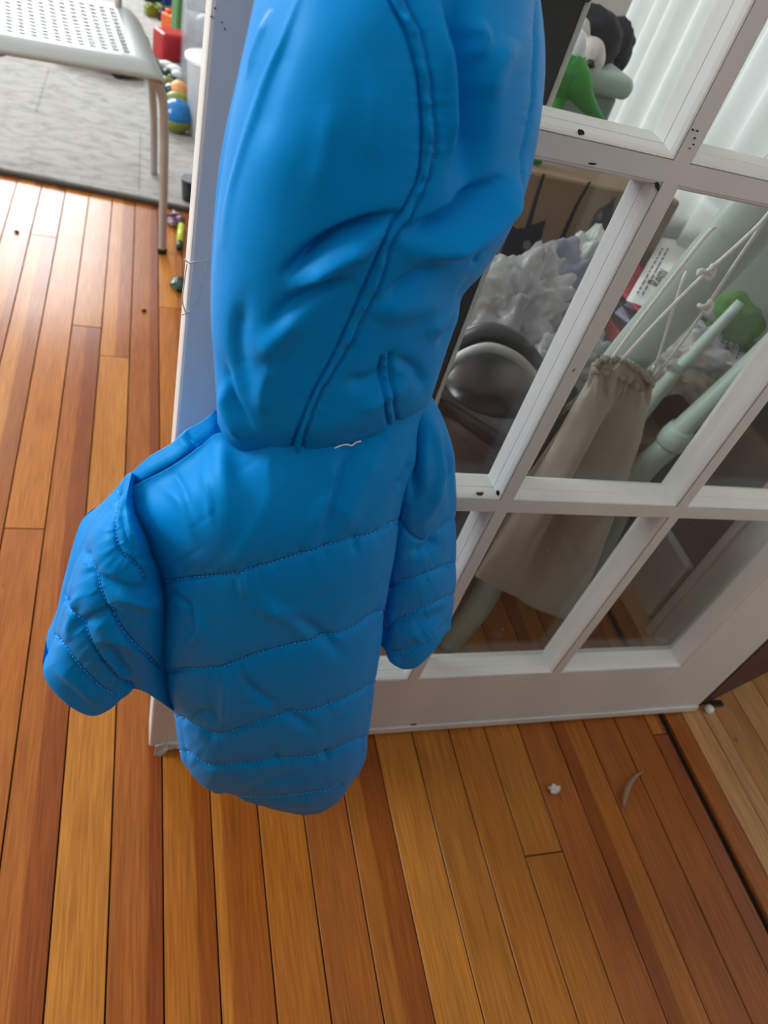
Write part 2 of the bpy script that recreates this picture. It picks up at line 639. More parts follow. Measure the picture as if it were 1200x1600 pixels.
for nm, d in (('wall_pier', (-2.9, -2.78, 2.15, 5.25, 0, 2.5)), ('wall_apron', (-2.9, -2.78, 0.85, 2.15, 0, 1.0)), ('wall_head', (-2.9, -2.78, 0.85, 2.15, 2.4, 2.5))):
    box(nm, d, M_WALL2, wall_l)
ceil = struct(box('ceiling', (-2.9, 1.10, -0.85, 5.37, 2.5, 2.58), M_CEIL))
wall_d = struct(box('wall_doorway', (0.975, 1.10, -0.62, 0.575, 2.10, 2.5), M_WALL2))
ceil2 = struct(box('ceiling_next_room', (1.10, 2.4, -0.85, 2.4, 2.5, 2.58), M_CEIL))
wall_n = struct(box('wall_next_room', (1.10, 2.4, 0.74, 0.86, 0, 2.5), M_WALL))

# ------------------------------------------------------------------ the glazed door
TH = 0.040
door = struct(box('door_1', (0.0345, 0.151, DY, DY + TH, 0.010, 2.03), M_PAINT, None, 0.003, 2))
door['label'] = 'old white glazed door standing open, paint cracked around its panes'
XO = [(0.151, 0.3675), (0.381, 0.5945), (0.6075, 0.8245)]
ZO = [(0.149, 0.481), (0.4975, 0.833), (0.8485, 1.185), (1.202, 1.537), (1.554, 1.889)]
box('stile', (0.8245, 0.948, DY, DY + TH, 0.010, 2.03), M_PAINT, door, 0.003, 2)
box('bottom_rail', (0.150, 0.8255, DY, DY + TH, 0.024, 0.149), M_PAINT, door)
box('top_rail', (0.150, 0.8255, DY, DY + TH, 1.889, 2.03), M_PAINT, door)
box('door_sweep', (0.05, 0.945, DY - 0.0035, DY + 0.012, 0.006, 0.0205), M_PAINT, door, 0.0015, 2)
for i in range(2):
    box('muntin', (XO[i][1], XO[i + 1][0], DY, DY + TH, 0.149, 1.889), M_PAINT, door)
for j in range(4):
    for i in range(3):
        box('muntin', (XO[i][0], XO[i][1], DY, DY + TH, ZO[j][1], ZO[j + 1][0]), M_PAINT, door)

# glazing bead: section (distance in from the opening edge, depth behind the door face)
SEC_BEAD = [(0.0, 0.0015), (0.0008, 0.0005), (0.0022, 0.0014), (0.0040, 0.0045), (0.0052, 0.0090), (0.0058, 0.0115), (0.0058, 0.024), (0.0, 0.024)]
SEC_PUTTY = [(0.0050, 0.0128), (0.0066, 0.0132), (0.0088, 0.0265), (0.0088, 0.028), (0.0050, 0.028)]


def bead(x0, x1, z0, z1, side, sec, name, m, gap=0.0):
    v = []
    for d, dep in sec:
        d2 = d + gap
        y = DY + dep
        if side == 'l':
            a, b_ = (x0 + d2, z0 + d), (x0 + d2, z1 - d)
        elif side == 'r':
            a, b_ = (x1 - d2, z0 + d), (x1 - d2, z1 - d)
        elif side == 'b':
            a, b_ = (x0 + d, z0 + d2), (x1 - d, z0 + d2)
        else:
            a, b_ = (x0 + d, z1 - d2), (x1 - d, z1 - d2)
        v += [(a[0], y, a[1]), (b_[0], y, b_[1])]
    n = len(sec)
    f = [(2 * i, 2 * ((i + 1) % n), 2 * ((i + 1) % n) + 1, 2 * i + 1) for i in range(n)]
    f += [tuple(2 * i for i in range(n))[::-1], tuple(2 * i + 1 for i in range(n))]
    bm = bmesh.new()
    vv = [bm.verts.new(p) for p in v]
    for q in f:
        bm.faces.new([vv[k] for k in q])
    return link(name, bm_mesh(bm), m, door)


for j, (z0, z1) in enumerate(ZO):
    for i, (x0, x1) in enumerate(XO):
        for s in 'lrbt':
            gp = 0.0013 if (s == 'r' and i == 1 and j == 1) or (s == 'r' and i == 1 and j == 0) else 0.0002
            bead(x0, x1, z0, z1, s, SEC_BEAD, 'glazing_bead', M_BEAD, gp)
            bead(x0, x1, z0, z1, s, SEC_PUTTY, 'putty_strip', M_BEAD)
        box('pane', (x0 + 0.006, x1 - 0.006, DY + 0.0265, DY + 0.0290, z0 + 0.006, z1 - 0.006), M_GLASS, door)

# torn weather strip hanging at the lower corner
M_STRIP = mat('torn_grey_strip', (186, 182, 176), 0.6)
vs_ = [at(243, 1166, DY - 0.004), at(262, 1163, DY - 0.004), at(276, 1169, DY - 0.004), at(262, 1172, DY - 0.008), at(252, 1182, DY - 0.010), at(246, 1188, DY - 0.010), at(241, 1180, DY - 0.008)]
bm = bmesh.new()
fv = [bm.verts.new(v) for v in vs_]
fc = bm.faces.new(fv)
ex = bmesh.ops.extrude_face_region(bm, geom=[fc])
for e in ex['geom']:
    if isinstance(e, bmesh.types.BMVert):
        e.co.y += 0.003
link('torn_strip', bm_mesh(bm), M_STRIP, door)

# chips of bare wood
M_CHIP = mat('bare_wood_chip', (44, 30, 24), 0.8)
M_CHIP2 = mat('brown_bare_wood', (120, 72, 40), 0.8)


def chip(x, y, rx, ry, dep, m, seed):
    r_ = np.random.default_rng(seed)
    pts = []
    for k in range(9):
        a = k / 9 * 2 * math.pi
        q = r_.uniform(0.6, 1.1)
        pts.append(at(x + rx * q * math.cos(a), y + ry * q * math.sin(a), DY + dep))
    bm = bmesh.new()
    f = bm.faces.new([bm.verts.new(p) for p in pts])
    e = bmesh.ops.extrude_face_region(bm, geom=[f])
    for g_ in e['geom']:
        if isinstance(g_, bmesh.types.BMVert):
            g_.co.y += 0.0012
    link('paint_chip', bm_mesh(bm), m, door)


chip(908, 207, 6, 5, 0.0012, M_CHIP, 1)
chip(1028, 291, 4, 9, -0.0006, M_CHIP, 2)
chip(750, 772, 8, 3, 0.0012, M_CHIP2, 3)
chip(778, 771, 3, 5, -0.0006, M_CHIP, 4)
chip(925, 256, 8, 2, -0.0006, M_CHIP, 5)
for q in ((336, 13, 2.0), (330, 26, 1.8), (334, 28, 1.2), (347, 35, 1.3), (351, 45, 1.6), (1083, 203, 2.5), (1090, 205, 2), (1086, 216, 2), (1084, 226, 2), (1078, 232, 1.6)):
    chip(q[0], q[1], q[2], q[2] * .8, -0.0006, M_CHIP, int(q[0]))
chip(733, 1130, 12, 2.6, -0.0007, M_CHIP, 9)
chip(895, 1121, 22, 3, -0.0007, M_CHIP, 10)
chip(735, 1141, 2, 2, -0.0042, M_CHIP, 11)
chip(899, 1130, 2, 2, -0.0042, M_CHIP, 12)
chip(646, 1133, 5, 1.6, -0.0007, M_CHIP, 13)

# raised flake of cracked paint on the stile beside the hood
M_CRACK = M_PAINT
for pts in ([(288, 405), (296, 411), (306, 408), (316, 409), (327, 405)], [(322, 411), (324, 420), (317, 428), (318, 440), (314, 452), (309, 464), (303, 474)], [(309, 443), (315, 452), (313, 466), (304, 478)], [(292, 412), (288, 440), (285, 470), (290, 488)], [(284, 492), (291, 489), (298, 486)]):
    tube('paint_crack', [at(x, y, DY + 0.0001) for x, y in pts], 0.0005, M_CRACK, door, 6, 14)

# ------------------------------------------------------------------ the jacket
def fabric_mat(name):
    m = bpy.data.materials.new(name)
    m.use_nodes = True
    nt = m.node_tree
    N, L = nt.nodes, nt.links
    b = N['Principled BSDF']
    tc = N.new('ShaderNodeTexCoord')
    nz = N.new('ShaderNodeTexNoise')
    nz.inputs['Scale'].default_value = 7
    nz.inputs['Detail'].default_value = 3
    L.new(tc.outputs['Object'], nz.inputs['Vector'])
    rp = N.new('ShaderNodeValToRGB')
    rp.color_ramp.elements[0].position = .3
    rp.color_ramp.elements[1].position = .7
    rp.color_ramp.elements[0].color = (0.0003, 0.258, 0.70, 1)
    rp.color_ramp.elements[1].color = (0.0003, 0.282, 0.76, 1)
    L.new(nz.outputs['Fac'], rp.inputs[0])
    L.new(rp.outputs[0], b.inputs['Base Color'])
    b.inputs['Roughness'].default_value = 0.48
    b.inputs['Specular IOR Level'].default_value = 0.25
    b.inputs['Specular Tint'].default_value = (0.2, 0.65, 1.0, 1)
    b.inputs['Sheen Weight'].default_value = 0.04
    b.inputs['Sheen Roughness'].default_value = 0.4
    b.inputs['Sheen Tint'].default_value = (0.2, 0.6, 1.0, 1)
    n2 = N.new('ShaderNodeTexNoise')
    n2.inputs['Scale'].default_value = 900
    L.new(tc.outputs['Object'], n2.inputs['Vector'])
    bp = N.new('ShaderNodeBump')
    bp.inputs['Strength'].default_value = 0.06
    bp.inputs['Distance'].default_value = 0.0005
    L.new(n2.outputs['Fac'], bp.inputs['Height'])
    L.new(bp.outputs[0], b.inputs['Normal'])
    return m


M_BLUE = fabric_mat('blue_satin_nylon')
M_THREAD = mat('blue_thread', (70, 175, 240), 0.6, 0.05)
M_WTHREAD = mat('white_thread', (235, 238, 240), 0.7, 0.05)


def poly_dist(p, poly):
    """distance to a polyline and arc length of the nearest point"""
    best = np.full(p.shape[:-1], 1e9)
    arc = np.zeros(p.shape[:-1])
    s0 = 0.0
    for a, b_ in zip(poly[:-1], poly[1:]):
        d = b_ - a
        l = np.linalg.norm(d) + 1e-9
        t = np.clip(((p - a) @ d) / (l * l), 0, 1)
        q = a + t[..., None] * d
        dd = np.linalg.norm(p - q, axis=-1)
        k = dd < best
        best = np.where(k, dd, best)
        arc = np.where(k, s0 + t * l, arc)
        s0 += l
    return best, arc


def coons(top, bot, lef, rig, nu, nv):
    T, B = catmull(top, 400), catmull(bot, 400)
    Lc, Rc = catmull(lef, 400), catmull(rig, 400)
    s = np.linspace(-1, 1, nu)
    u = (np.sin(s * math.pi / 2) * 0.75 + s * 0.25) * .5 + .5
    v = np.linspace(0, 1, nv)
    tt = np.linspace(0, 1, 400)
    ev = lambda P, t: np.stack([np.interp(t, tt, P[:, k]) for k in range(2)], -1)
    Tu, Bu, Lv, Rv = ev(T, u), ev(B, u), ev(Lc, v), ev(Rc, v)
    U, V = u[None, :, None], v[:, None, None]
    P = (1 - V) * Tu[None] + V * Bu[None] + (1 - U) * Lv[:, None] + U * Rv[:, None] \
        - ((1 - U) * (1 - V) * T[0] + U * (1 - V) * T[-1] + (1 - U) * V * B[0] + U * V * B[-1])
    return P, u * 2 - 1, v


SHELLS = {}


def smooth_interp(a, v):
    """values a spread over 0..1, joined by a smooth curve"""
    a = np.array(a, float)
    n = len(a)
    t = np.clip(v, 0, 1) * (n - 1)
    i = np.minimum(t.astype(int), n - 2)
    f = t - i
    p = np.concatenate([[2 * a[0] - a[1]], a, [2 * a[-1] - a[-2]]])
    p0, p1, p2, p3 = p[i], p[i + 1], p[i + 2], p[i + 3]
    return .5 * (2 * p1 + (p2 - p0) * f + (2 * p0 - 5 * p1 + 4 * p2 - p3) * f * f + (3 * p1 - p0 - 3 * p2 + p3) * f ** 3)


def shell(name, parent, top, bot, lef, rig, yl, yr, bulge, back, seams=(), folds=(), nu=150, nv=220, pw=1.0,
          noise_amp=0.0012, puff=0.006, seed=1, extra=None, material=None, pwid=22.0, back_ray=None, back_max=0.484, crinkle=1.0):
    """a padded piece of the jacket: outline, depth across it, seams pressed in, folds raised; closed at the back"""
    P, u, v = coons(top, bot, lef, rig, nu, nv)
    iv = lambda a: smooth_interp(a, v)
    YL, YR, BU = iv(yl)[:, None], iv(yr)[:, None], iv(bulge)[:, None]
    BA = iv(back)[:, None] if hasattr(back, '__len__') else back
    UU = u[None, :]
    e = np.sqrt(np.clip(1 - UU * UU, 0, 1)) ** pw
    Ye = YL * (1 - (UU + 1) / 2) + YR * (UU + 1) / 2
    Yf = Ye - BU * e
    if extra is not None:
        Yf = Yf + extra(P, UU, v[:, None]) * e
    W = at_arr(P, Yf)
    W0 = W.copy()
    du = np.gradient(W, axis=1)
    dv = np.gradient(W, axis=0)
    n = np.cross(du, dv)
    n /= np.linalg.norm(n, axis=-1, keepdims=True) + 1e-12
    cam_dir = np.array([0, 0, CAMH]) - W
    n *= np.sign((n * cam_dir).sum(-1, keepdims=True) + 1e-9)
    mag = np.linalg.norm(np.cross(du, dv), axis=-1, keepdims=True)
    wn = np.clip(mag / (np.median(mag) * 0.08), 0, 1)
    n = n * wn + cam_dir / np.linalg.norm(cam_dir, axis=-1, keepdims=True) * (1 - wn)
    n /= np.linalg.norm(n, axis=-1, keepdims=True)
    disp = np.zeros(P.shape[:2])
    for sm in seams:
        amp = 1.0
        if isinstance(sm, tuple):
            sm, amp = sm
        c = catmull(sm, 80)
        d, s = poly_dist(P, c)
        disp -= amp * puff * np.exp(-d / pwid) + 0.0024 * max(amp, 0.8) * np.exp(-(d / 2.8) ** 2)
        pk = vnoise(np.stack([s / 11.0, d / 60.0], -1), seed + 5) + 0.6 * vnoise(np.stack([s / 5.0, d / 30.0], -1), seed + 9)
        disp += amp * 0.0012 * pk * np.exp(-d / 16.0) * (1 - np.exp(-(d / 4.0) ** 2))
    for pts, wd, am in folds:
        c = catmull(pts, 50)
        d, s = poly_dist(P, c)
        L_ = np.linalg.norm(np.diff(c, axis=0), axis=1).sum()
        tap = np.clip(np.minimum(s, L_ - s) / (0.25 * L_) , 0, 1)
        disp += am * (0.25 + 0.75 * tap) * np.exp(-(d / wd) ** 2)
    q = P / 60.0
    qa = P @ np.array([[0.8, 0.6], [-0.6, 0.8]])
    qb = P @ np.array([[0.55, -0.83], [0.83, 0.55]])
    wr = vnoise(np.stack([qa[..., 0] / 26.0, qa[..., 1] / 110.0], -1), seed + 1)
    wr2 = vnoise(np.stack([qb[..., 0] / 17.0 + 7, qb[..., 1] / 90.0], -1), seed + 2)
    disp += noise_amp * (0.8 * vnoise(q * 0.7, seed) + crinkle * (0.55 * np.maximum(wr, 0.1) ** 1.5 * 1.6 - 0.5 * np.maximum(wr2, 0.15) ** 1.5 * 1.6))
    edge = np.clip((1 - np.abs(UU)) / 0.06, 0, 1)
    disp = disp * (0.35 + 0.65 * edge)
    vc = np.minimum(v, 1 - v)[:, None]
    disp = disp * (1 - np.exp(-((1 - np.abs(UU)) / 0.08) ** 2) * np.exp(-(vc / 0.05) ** 2))
    W = W + n * disp[..., None]
    # back side
    Yb = np.minimum(Ye + BA * e, back_max)
    Bk = W0.copy()
    Bk[..., 1] = Yb
    kb = (np.clip(1.15 - v / 0.5, 0, 1) if back_ray is None else np.full(nv, back_ray))[:, None, None]
    Bk = Bk * (1 - kb) + at_arr(P, Yb) * kb
    nn = nu * nv
    idx = np.arange(nn).reshape(nv, nu)
    f1 = np.stack([idx[:-1, :-1], idx[1:, :-1], idx[1:, 1:], idx[:-1, 1:]], -1).reshape(-1, 4)
    # coarser back: reuse the same grid, share the side columns
    bidx = idx + nn
    bidx[:, 0] = idx[:, 0]
    bidx[:, -1] = idx[:, -1]
    f2 = np.stack([bidx[:-1, :-1], bidx[:-1, 1:], bidx[1:, 1:], bidx[1:, :-1]], -1).reshape(-1, 4)
    fs = [tuple(int(k) for k in f) for f in np.concatenate([f1, f2])]
    for row, fl in ((0, False), (nv - 1, True)):
        for k in range(nu - 1):
            qd = [idx[row, k], idx[row, k + 1], bidx[row, k + 1], bidx[row, k]]
            qd = list(dict.fromkeys(int(t) for t in qd))
            if len(qd) > 2:
                fs.append(tuple(qd if fl is False else qd[::-1]))
    V_ = np.concatenate([W.reshape(-1, 3), Bk.reshape(-1, 3)])
    me = bpy.data.meshes.new(name)
    me.from_pydata(V_.tolist(), [], fs)
    bm = bmesh.new()
    bm.from_mesh(me)
    bmesh.ops.delete(bm, geom=[vv for vv in bm.verts if not vv.link_faces], context='VERTS')
    bmesh.ops.recalc_face_normals(bm, faces=bm.faces)
    bm.to_mesh(me)
    bm.free()
    o = link(name, me, material or M_BLUE, parent, True)
    kd = KDTree(nn)
    for k_, (px_, py_) in enumerate(P.reshape(-1, 2).tolist()):
        kd.insert((px_, py_, 0), k_)
    kd.balance()
    SHELLS[o.name] = (kd, W.reshape(-1, 3), n.reshape(-1, 3))
    return o


def on_shell(key, pts):
    kd, W, n = SHELLS[key]
    ps, ns = [], []
    for p in pts:
        hit = kd.find_n((p[0], p[1], 0), 4)
        k = [h[1] for h in hit]
        w_ = np.array([1 / (h[2] ** 2 + 0.05) for h in hit])
        w_ /= w_.sum()
        ps.append((W[k] * w_[:, None]).sum(0))
        nv_ = (n[k] * w_[:, None]).sum(0)
        ns.append(nv_ / np.linalg.norm(nv_))
    return np.array(ps), np.array(ns)


def stitches(key, seams, parent, step=7.5, ln=4.2, wd=0.00055, lift=0.0009):
    bm = bmesh.new()
    for sm in seams:
        if isinstance(sm, tuple):
            sm = sm[0]
        c = catmull(sm, 200)
        L_ = np.linalg.norm(np.diff(c, axis=0), axis=1).sum()
        m_ = int(L_ / step)
        for k in range(m_):
            t0 = (k + .2) * step / L_ * 199
            t1 = t0 + ln / L_ * 199
            if t1 > 199:
                break
            a = [np.interp(t0, np.arange(200), c[:, j]) for j in range(2)]
            b_ = [np.interp(t1, np.arange(200), c[:, j]) for j in range(2)]
            ps, ns = on_shell(key, [a, b_])
            ps = ps + ns * lift
            tube_bm([ps[0], (ps[0] + ps[1]) / 2 + ns[0] * 0.0002, ps[1]], [wd * .7, wd, wd * .7], 5, bm=bm)
    o = link('stitching', bm_mesh(bm), M_THREAD, parent, True)
    o['kind'] = 'stuff'
    return o


jacket = thing('child_jacket', "child's bright blue quilted hooded jacket hanging on the white glazed door", 'jacket')

# --- body (back panel)
S_BODY = [
    [(240, 913), (290, 911), (346, 906), (419, 890), (478, 873), (538, 852), (593, 837), (632, 810)],
    [(248, 1053), (300, 1052), (346, 1049), (419, 1026), (495, 1007), (555, 988), (612, 950)],
    [(262, 1112), (280, 1130), (304, 1145), (342, 1157), (419, 1132), (512, 1111), (572, 1083), (596, 1060)],
    [(272, 1168), (300, 1192), (325, 1205), (380, 1203), (444, 1196), (504, 1188), (546, 1171), (582, 1150)],
    ([(350, 1246), (393, 1252), (444, 1250), (510, 1240), (536, 1230)], 0.6),
]
F_BODY = [
    ([(270, 735), (286, 765), (300, 810)], 6, -0.0015), ([(318, 735), (325, 770), (330, 815)], 6, 0.0016), ([(255, 760), (285, 790), (300, 840)], 9, 0.0015),
    ([(520, 700), (512, 770), (480, 850)], 14, 0.004), ([(545, 700), (520, 800), (510, 850)], 9, -0.003),
    ([(600, 690), (560, 760), (530, 840)], 18, 0.004), ([(430, 760), (390, 840), (360, 900)], 16, 0.003),
    ([(620, 770), (640, 745), (646, 720)], 10, -0.005),
    ([(300, 940), (312, 980), (292, 1010)], 8, 0.003), ([(262, 930), (285, 945), (300, 955)], 6, -0.003),
    ([(400, 950), (450, 965), (480, 995)], 12, 0.0035), ([(440, 960), (490, 985), (540, 1030)], 10, -0.0035),
    ([(380, 1060), (400, 1085), (430, 1100)], 8, -0.004), ([(352, 1055), (350, 1100), (342, 1150)], 8, 0.004),
    ([(440, 1115), (465, 1130), (490, 1140)], 8, -0.004), ([(300, 1120), (330, 1120), (350, 1135)], 8, -0.003),
    ([(428, 1180), (436, 1200)], 6, -0.003), ([(510, 1175), (515, 1195)], 6, -0.003),
    ([(400, 1235), (430, 1225), (470, 1215)], 9, -0.003), ([(420, 1258), (460, 1262), (500, 1258)], 8, 0.003),
    ([(560, 840), (556, 870)], 6, -0.002), ([(470, 855), (476, 880)], 5, -0.002), ([(377, 890), (380, 935)], 6, 0.003),
]
body = shell('back_panel', jacket,
             top=[(200, 762), (258, 734), (305, 703), (344, 676), (385, 694), (470, 696), (550, 680), (610, 658), (662, 630)],
             bot=[(284, 1190), (300, 1216), (330, 1240), (362, 1249), (400, 1262), (440, 1270), (475, 1276), (510, 1268), (540, 1243), (562, 1205)],
             lef=[(200, 762), (203, 800), (222, 850), (244, 905), (249, 970), (251, 1040), (258, 1085), (270, 1120), (276, 1160), (284, 1190)],
             rig=[(662, 630), (652, 680), (649, 735), (632, 775), (625, 820), (607, 930), (594, 1030), (581, 1120), (573, 1180), (562, 1205)],
             yl=[.378, .366, .362, .358, .356], yr=[.378, .370, .368, .364, .360], bulge=[.030, .046, .052, .054, .050], back=.115,
             seams=S_BODY, folds=F_BODY, nu=190, nv=300, seed=3, puff=0.0046, pw=0.9, pwid=26,
             extra=lambda P, U, V: 0.016 * np.clip((V - 0.93) / 0.07, 0, 1) ** 2 + 0.026 * np.exp(-(V / 0.10) ** 2) * np.clip((0.0 - U) / 0.4, 0, 1))
stitches(body.name, S_BODY, body)

# --- shoulder strip of the front panel
shoulder = shell('shoulder_panel', jacket,
                 top=[(199, 744), (232, 714), (268, 692), (288, 673), (312, 660), (338, 640)],
                 bot=[(204, 780), (262, 752), (310, 724), (356, 694)],
                 lef=[(199, 744), (198, 760), (204, 780)], rig=[(338, 640), (348, 668), (356, 694)],
                 yl=[.394, .388, .384], yr=[.394, .386, .380], bulge=[.008, .012, .010], back=.05,
                 seams=[([(200, 764), (258, 736), (305, 706), (346, 680)], 0.4)],
                 folds=[([(285, 675), (300, 695), (305, 706)], 6, -0.004)], nu=90, nv=50, seed=5, back_ray=1.0)

# --- left sleeve
S_SL = [
    [(180, 762), (170, 790), (170, 812), (186, 862), (221, 884), (240, 908)],
    [(130, 862), (140, 900), (151, 928), (177, 972), (216, 1013), (256, 1046)],
    [(98, 930), (104, 950), (120, 981), (151, 1029), (186, 1064), (212, 1084)],
    ([(80, 985), (88, 1002), (116, 1042), (151, 1077), (182, 1094)], 0.7),
]
F_SL = [
    ([(140, 900), (200, 925), (235, 920)], 10, -0.004), ([(180, 930), (230, 945), (250, 935)], 9, 0.004),
    ([(110, 985), (160, 965), (200, 975)], 10, -0.0045), ([(150, 1000), (200, 1010), (240, 1040)], 10, 0.004),
    ([(190, 800), (205, 850), (225, 870)], 8, -0.003), ([(205, 790), (202, 820), (212, 850)], 8, 0.002),
    ([(165, 1000), (190, 1040), (215, 1070)], 8, -0.004), ([(180, 1085), (200, 1078), (215, 1083)], 6, -0.003),
    ([(100, 1000), (108, 950), (120, 930)], 6, 0.003), ([(85, 1040), (120, 1070), (150, 1100)], 7, 0.003), ([(160, 1030), (190, 1060), (205, 1065)], 6, 0.003),
]
sl = shell('sleeve', jacket,
           top=[(197, 742), (206, 738), (216, 744)],
           bot=[(66, 1036), (72, 1062), (92, 1088), (122, 1110), (147, 1119), (172, 1112), (196, 1096), (222, 1084), (246, 1094), (272, 1112)],
           lef=[(197, 742), (165, 785), (132, 845), (108, 905), (90, 965), (79, 1010), (66, 1036)],
           rig=[(216, 744), (218, 800), (238, 850), (258, 905), (264, 970), (266, 1040), (272, 1112)],
           yl=[.392, .378, .368, .36, .352], yr=[.392, .372, .362, .360, .358], bulge=[.012, .036, .046, .046, .036], back=.05,
           seams=S_SL, folds=F_SL, nu=140, nv=200, seed=11, puff=0.0042, pwid=18)
stitches(sl.name, S_SL, sl)

# --- right sleeve, tucked behind the body
S_SR = [
    [(612, 805), (630, 832), (648, 845), (669, 853), (691, 833), (714, 812)],
    [(600, 918), (630, 914), (665, 905), (714, 882)],
    [(600, 985), (640, 968), (668, 955), (714, 930)],
    ([(604, 1022), (630, 1022), (655, 1011), (706, 972)], 0.8),
]
F_SR = [
    ([(655, 660), (652, 720), (648, 780)], 9, -0.010), ([(672, 650), (684, 690), (688, 735), (676, 790), (660, 818)], 7, 0.005),
    ([(690, 690), (704, 740), (705, 790)], 7, -0.003), ([(700, 680), (708, 720), (708, 800), (694, 830)], 4, 0.003), ([(640, 870), (670, 862), (690, 845)], 8, -0.005),
    ([(640, 985), (670, 972), (700, 955)], 8, -0.004), ([(645, 995), (660, 1000), (690, 980)], 7, 0.004),
]
sr = shell('sleeve', jacket,
           top=[(622, 648), (650, 634), (674, 618)],
           bot=[(592, 1005), (604, 1030), (618, 1042), (635, 1047), (655, 1040), (682, 1015), (704, 984)],
           lef=[(622, 648), (615, 720), (606, 800), (598, 900), (592, 1005)],
           rig=[(674, 618), (692, 652), (707, 700), (712, 760), (714, 830), (714, 910), (704, 984)],
           yl=[.392, .398, .404, .404, .40], yr=[.400, .412, .418, .418, .414], bulge=[.020, .040, .040, .036, .03], back=.05,
           seams=S_SR, folds=F_SR, nu=110, nv=190, seed=17, puff=0.004, pwid=18)
stitches(sr.name, S_SR, sr)

# --- hood
T_L = [(598, -60), (608, -5), (635, 50), (653, 115), (661, 180), (661, 235), (656, 280), (632, 330), (606, 368), (570, 450), (520, 560), (490, 615), (466, 675), (455, 706)]
T_R = [(618, -64), (630, -8), (657, 48), (671, 110), (681, 180), (682, 237), (668, 288), (640, 345), (617, 376), (594, 445), (545, 545), (505, 612), (480, 672), (471, 706)]
S_HOOD = [(T_L, 0.4), (T_R, 0.4),
          ([(597, 560), (600, 610), (608, 668)], 0.4), ([(611, 555), (614, 605), (622, 660)], 0.4),
          ([(836, -120), (842, 0), (838, 110), (821, 230), (790, 325), (742, 410)], 0.45)]
F_HOOD = [
    ([(452, 424), (480, 398), (520, 372), (570, 352), (615, 338)], 10, -0.013), ([(470, 448), (520, 410), (590, 372)], 15, 0.008),
    ([(430, 505), (450, 480), (500, 452), (545, 440)], 12, -0.006), ([(400, 560), (440, 520), (480, 480)], 20, 0.005),
    ([(470, -20), (440, 60), (415, 120), (380, 230), (360, 300), (348, 380)], 6, 0.0018), ([(420, 20), (400, 70), (385, 120)], 5, 0.002),
    ([(455, 40), (430, 120), (395, 240)], 16, -0.0012),
    ([(712, -20), (726, 60), (738, 140), (740, 220), (730, 300)], 22, -0.015), ([(694, 20), (708, 120), (712, 250)], 11, 0.006),
    ([(640, 366), (690, 346), (730, 322), (775, 285)], 11, -0.010), ([(655, 398), (710, 374), (770, 330), (812, 270)], 17, 0.014),
    ([(600, 470), (640, 440), (690, 420)], 10, -0.005), ([(585, 485), (640, 480), (700, 470)], 22, 0.004),
    ([(585, 120), (590, 190), (575, 260)], 18, 0.0012), ([(520, 160), (510, 240), (490, 310)], 20, 0.0014),
    ([(350, 600), (352, 640), (380, 690)], 8, 0.004), ([(345, 560), (362, 620), (392, 668)], 7, -0.0035),
    ([(380, 470), (372, 540), (390, 600)], 16, -0.004), ([(430, 560), (410, 610), (415, 650)], 14, 0.003),
    ([(540, 600), (580, 595), (610, 570)], 12, -0.004), ([(560, 640), (590, 630), (640, 600)], 10, 0.003),
    ([(735, 440), (720, 470), (690, 540)], 8, -0.006), ([(660, 520), (700, 500), (725, 470)], 16, 0.004), ([(620, 560), (650, 580), (660, 610)], 10, -0.004),
    ([(800, 60), (770, 110), (760, 160)], 20, 0.004), ([(745, 30), (755, 60), (745, 100)], 10, 0.004),
]
hood = shell('hood', jacket,
             top=[(428, -150), (520, -190), (640, -200), (760, -180), (822, -140)],
             bot=[(340, 662), (358, 692), (384, 706), (425, 710), (471, 708), (512, 700), (550, 691), (590, 676), (632, 655), (671, 632)],
             lef=[(428, -150), (398, 0), (372, 130), (347, 262), (333, 400), (330, 500), (336, 590), (340, 662)],
             rig=[(822, -140), (846, 0), (853, 90), (848, 160), (834, 250), (803, 348), (765, 412), (727, 462), (712, 510), (692, 565), (671, 632)],
             yl=[.440, .425, .415, .405, .392, .376], yr=[.440, .425, .412, .402, .392, .372], bulge=[.05, .072, .076, .068, .052, .036], back=.035,
             seams=S_HOOD, folds=F_HOOD, nu=230, nv=330, seed=23, puff=0.0035, pwid=11, noise_amp=0.0014, pw=0.85, crinkle=0.0,
             extra=lambda P, U, V: 0.012 * np.clip((V - 0.955) / 0.045, 0, 1) ** 2)


def tape(key, A, B, parent, n=150, lift=0.0024):
    a, b_ = catmull(A, n), catmull(B, n)
    cols = 7
    V_, F_ = [], []
    for j in range(cols):
        t = j / (cols - 1)
        ps, ns = on_shell(key, a * (1 - t) + b_ * t)
        prof = math.sin(math.pi * t) ** 0.6 if 0 < t < 1 else 0
        pk = vnoise(np.stack([np.arange(n) / 2.6, np.full(n, t * 2)], -1), 77)
        V_.append(ps + ns * ((-0.0006 + (lift + 0.0016 * pk) * prof)[:, None]))
    V_ = np.concatenate(V_)
    for j in range(cols - 1):
        for i in range(n - 1):
            F_.append((j * n + i, j * n + i + 1, (j + 1) * n + i + 1, (j + 1) * n + i))
    o = link('hood_seam_tape', mesh_from(V_, F_), M_BLUE, parent, True)
    md = o.modifiers.new('thickness', 'SOLIDIFY')
    md.thickness = 0.0012
    md.offset = -1
    return o


tape(hood.name, T_L, T_R, hood)
tape(hood.name, [(597, 560), (600, 610), (608, 668)], [(611, 555), (614, 605), (622, 660)], hood, 60, 0.0010)
stitches(hood.name, [T_R, S_HOOD[4][0]], hood, 6.0, 3.4, 0.0003)
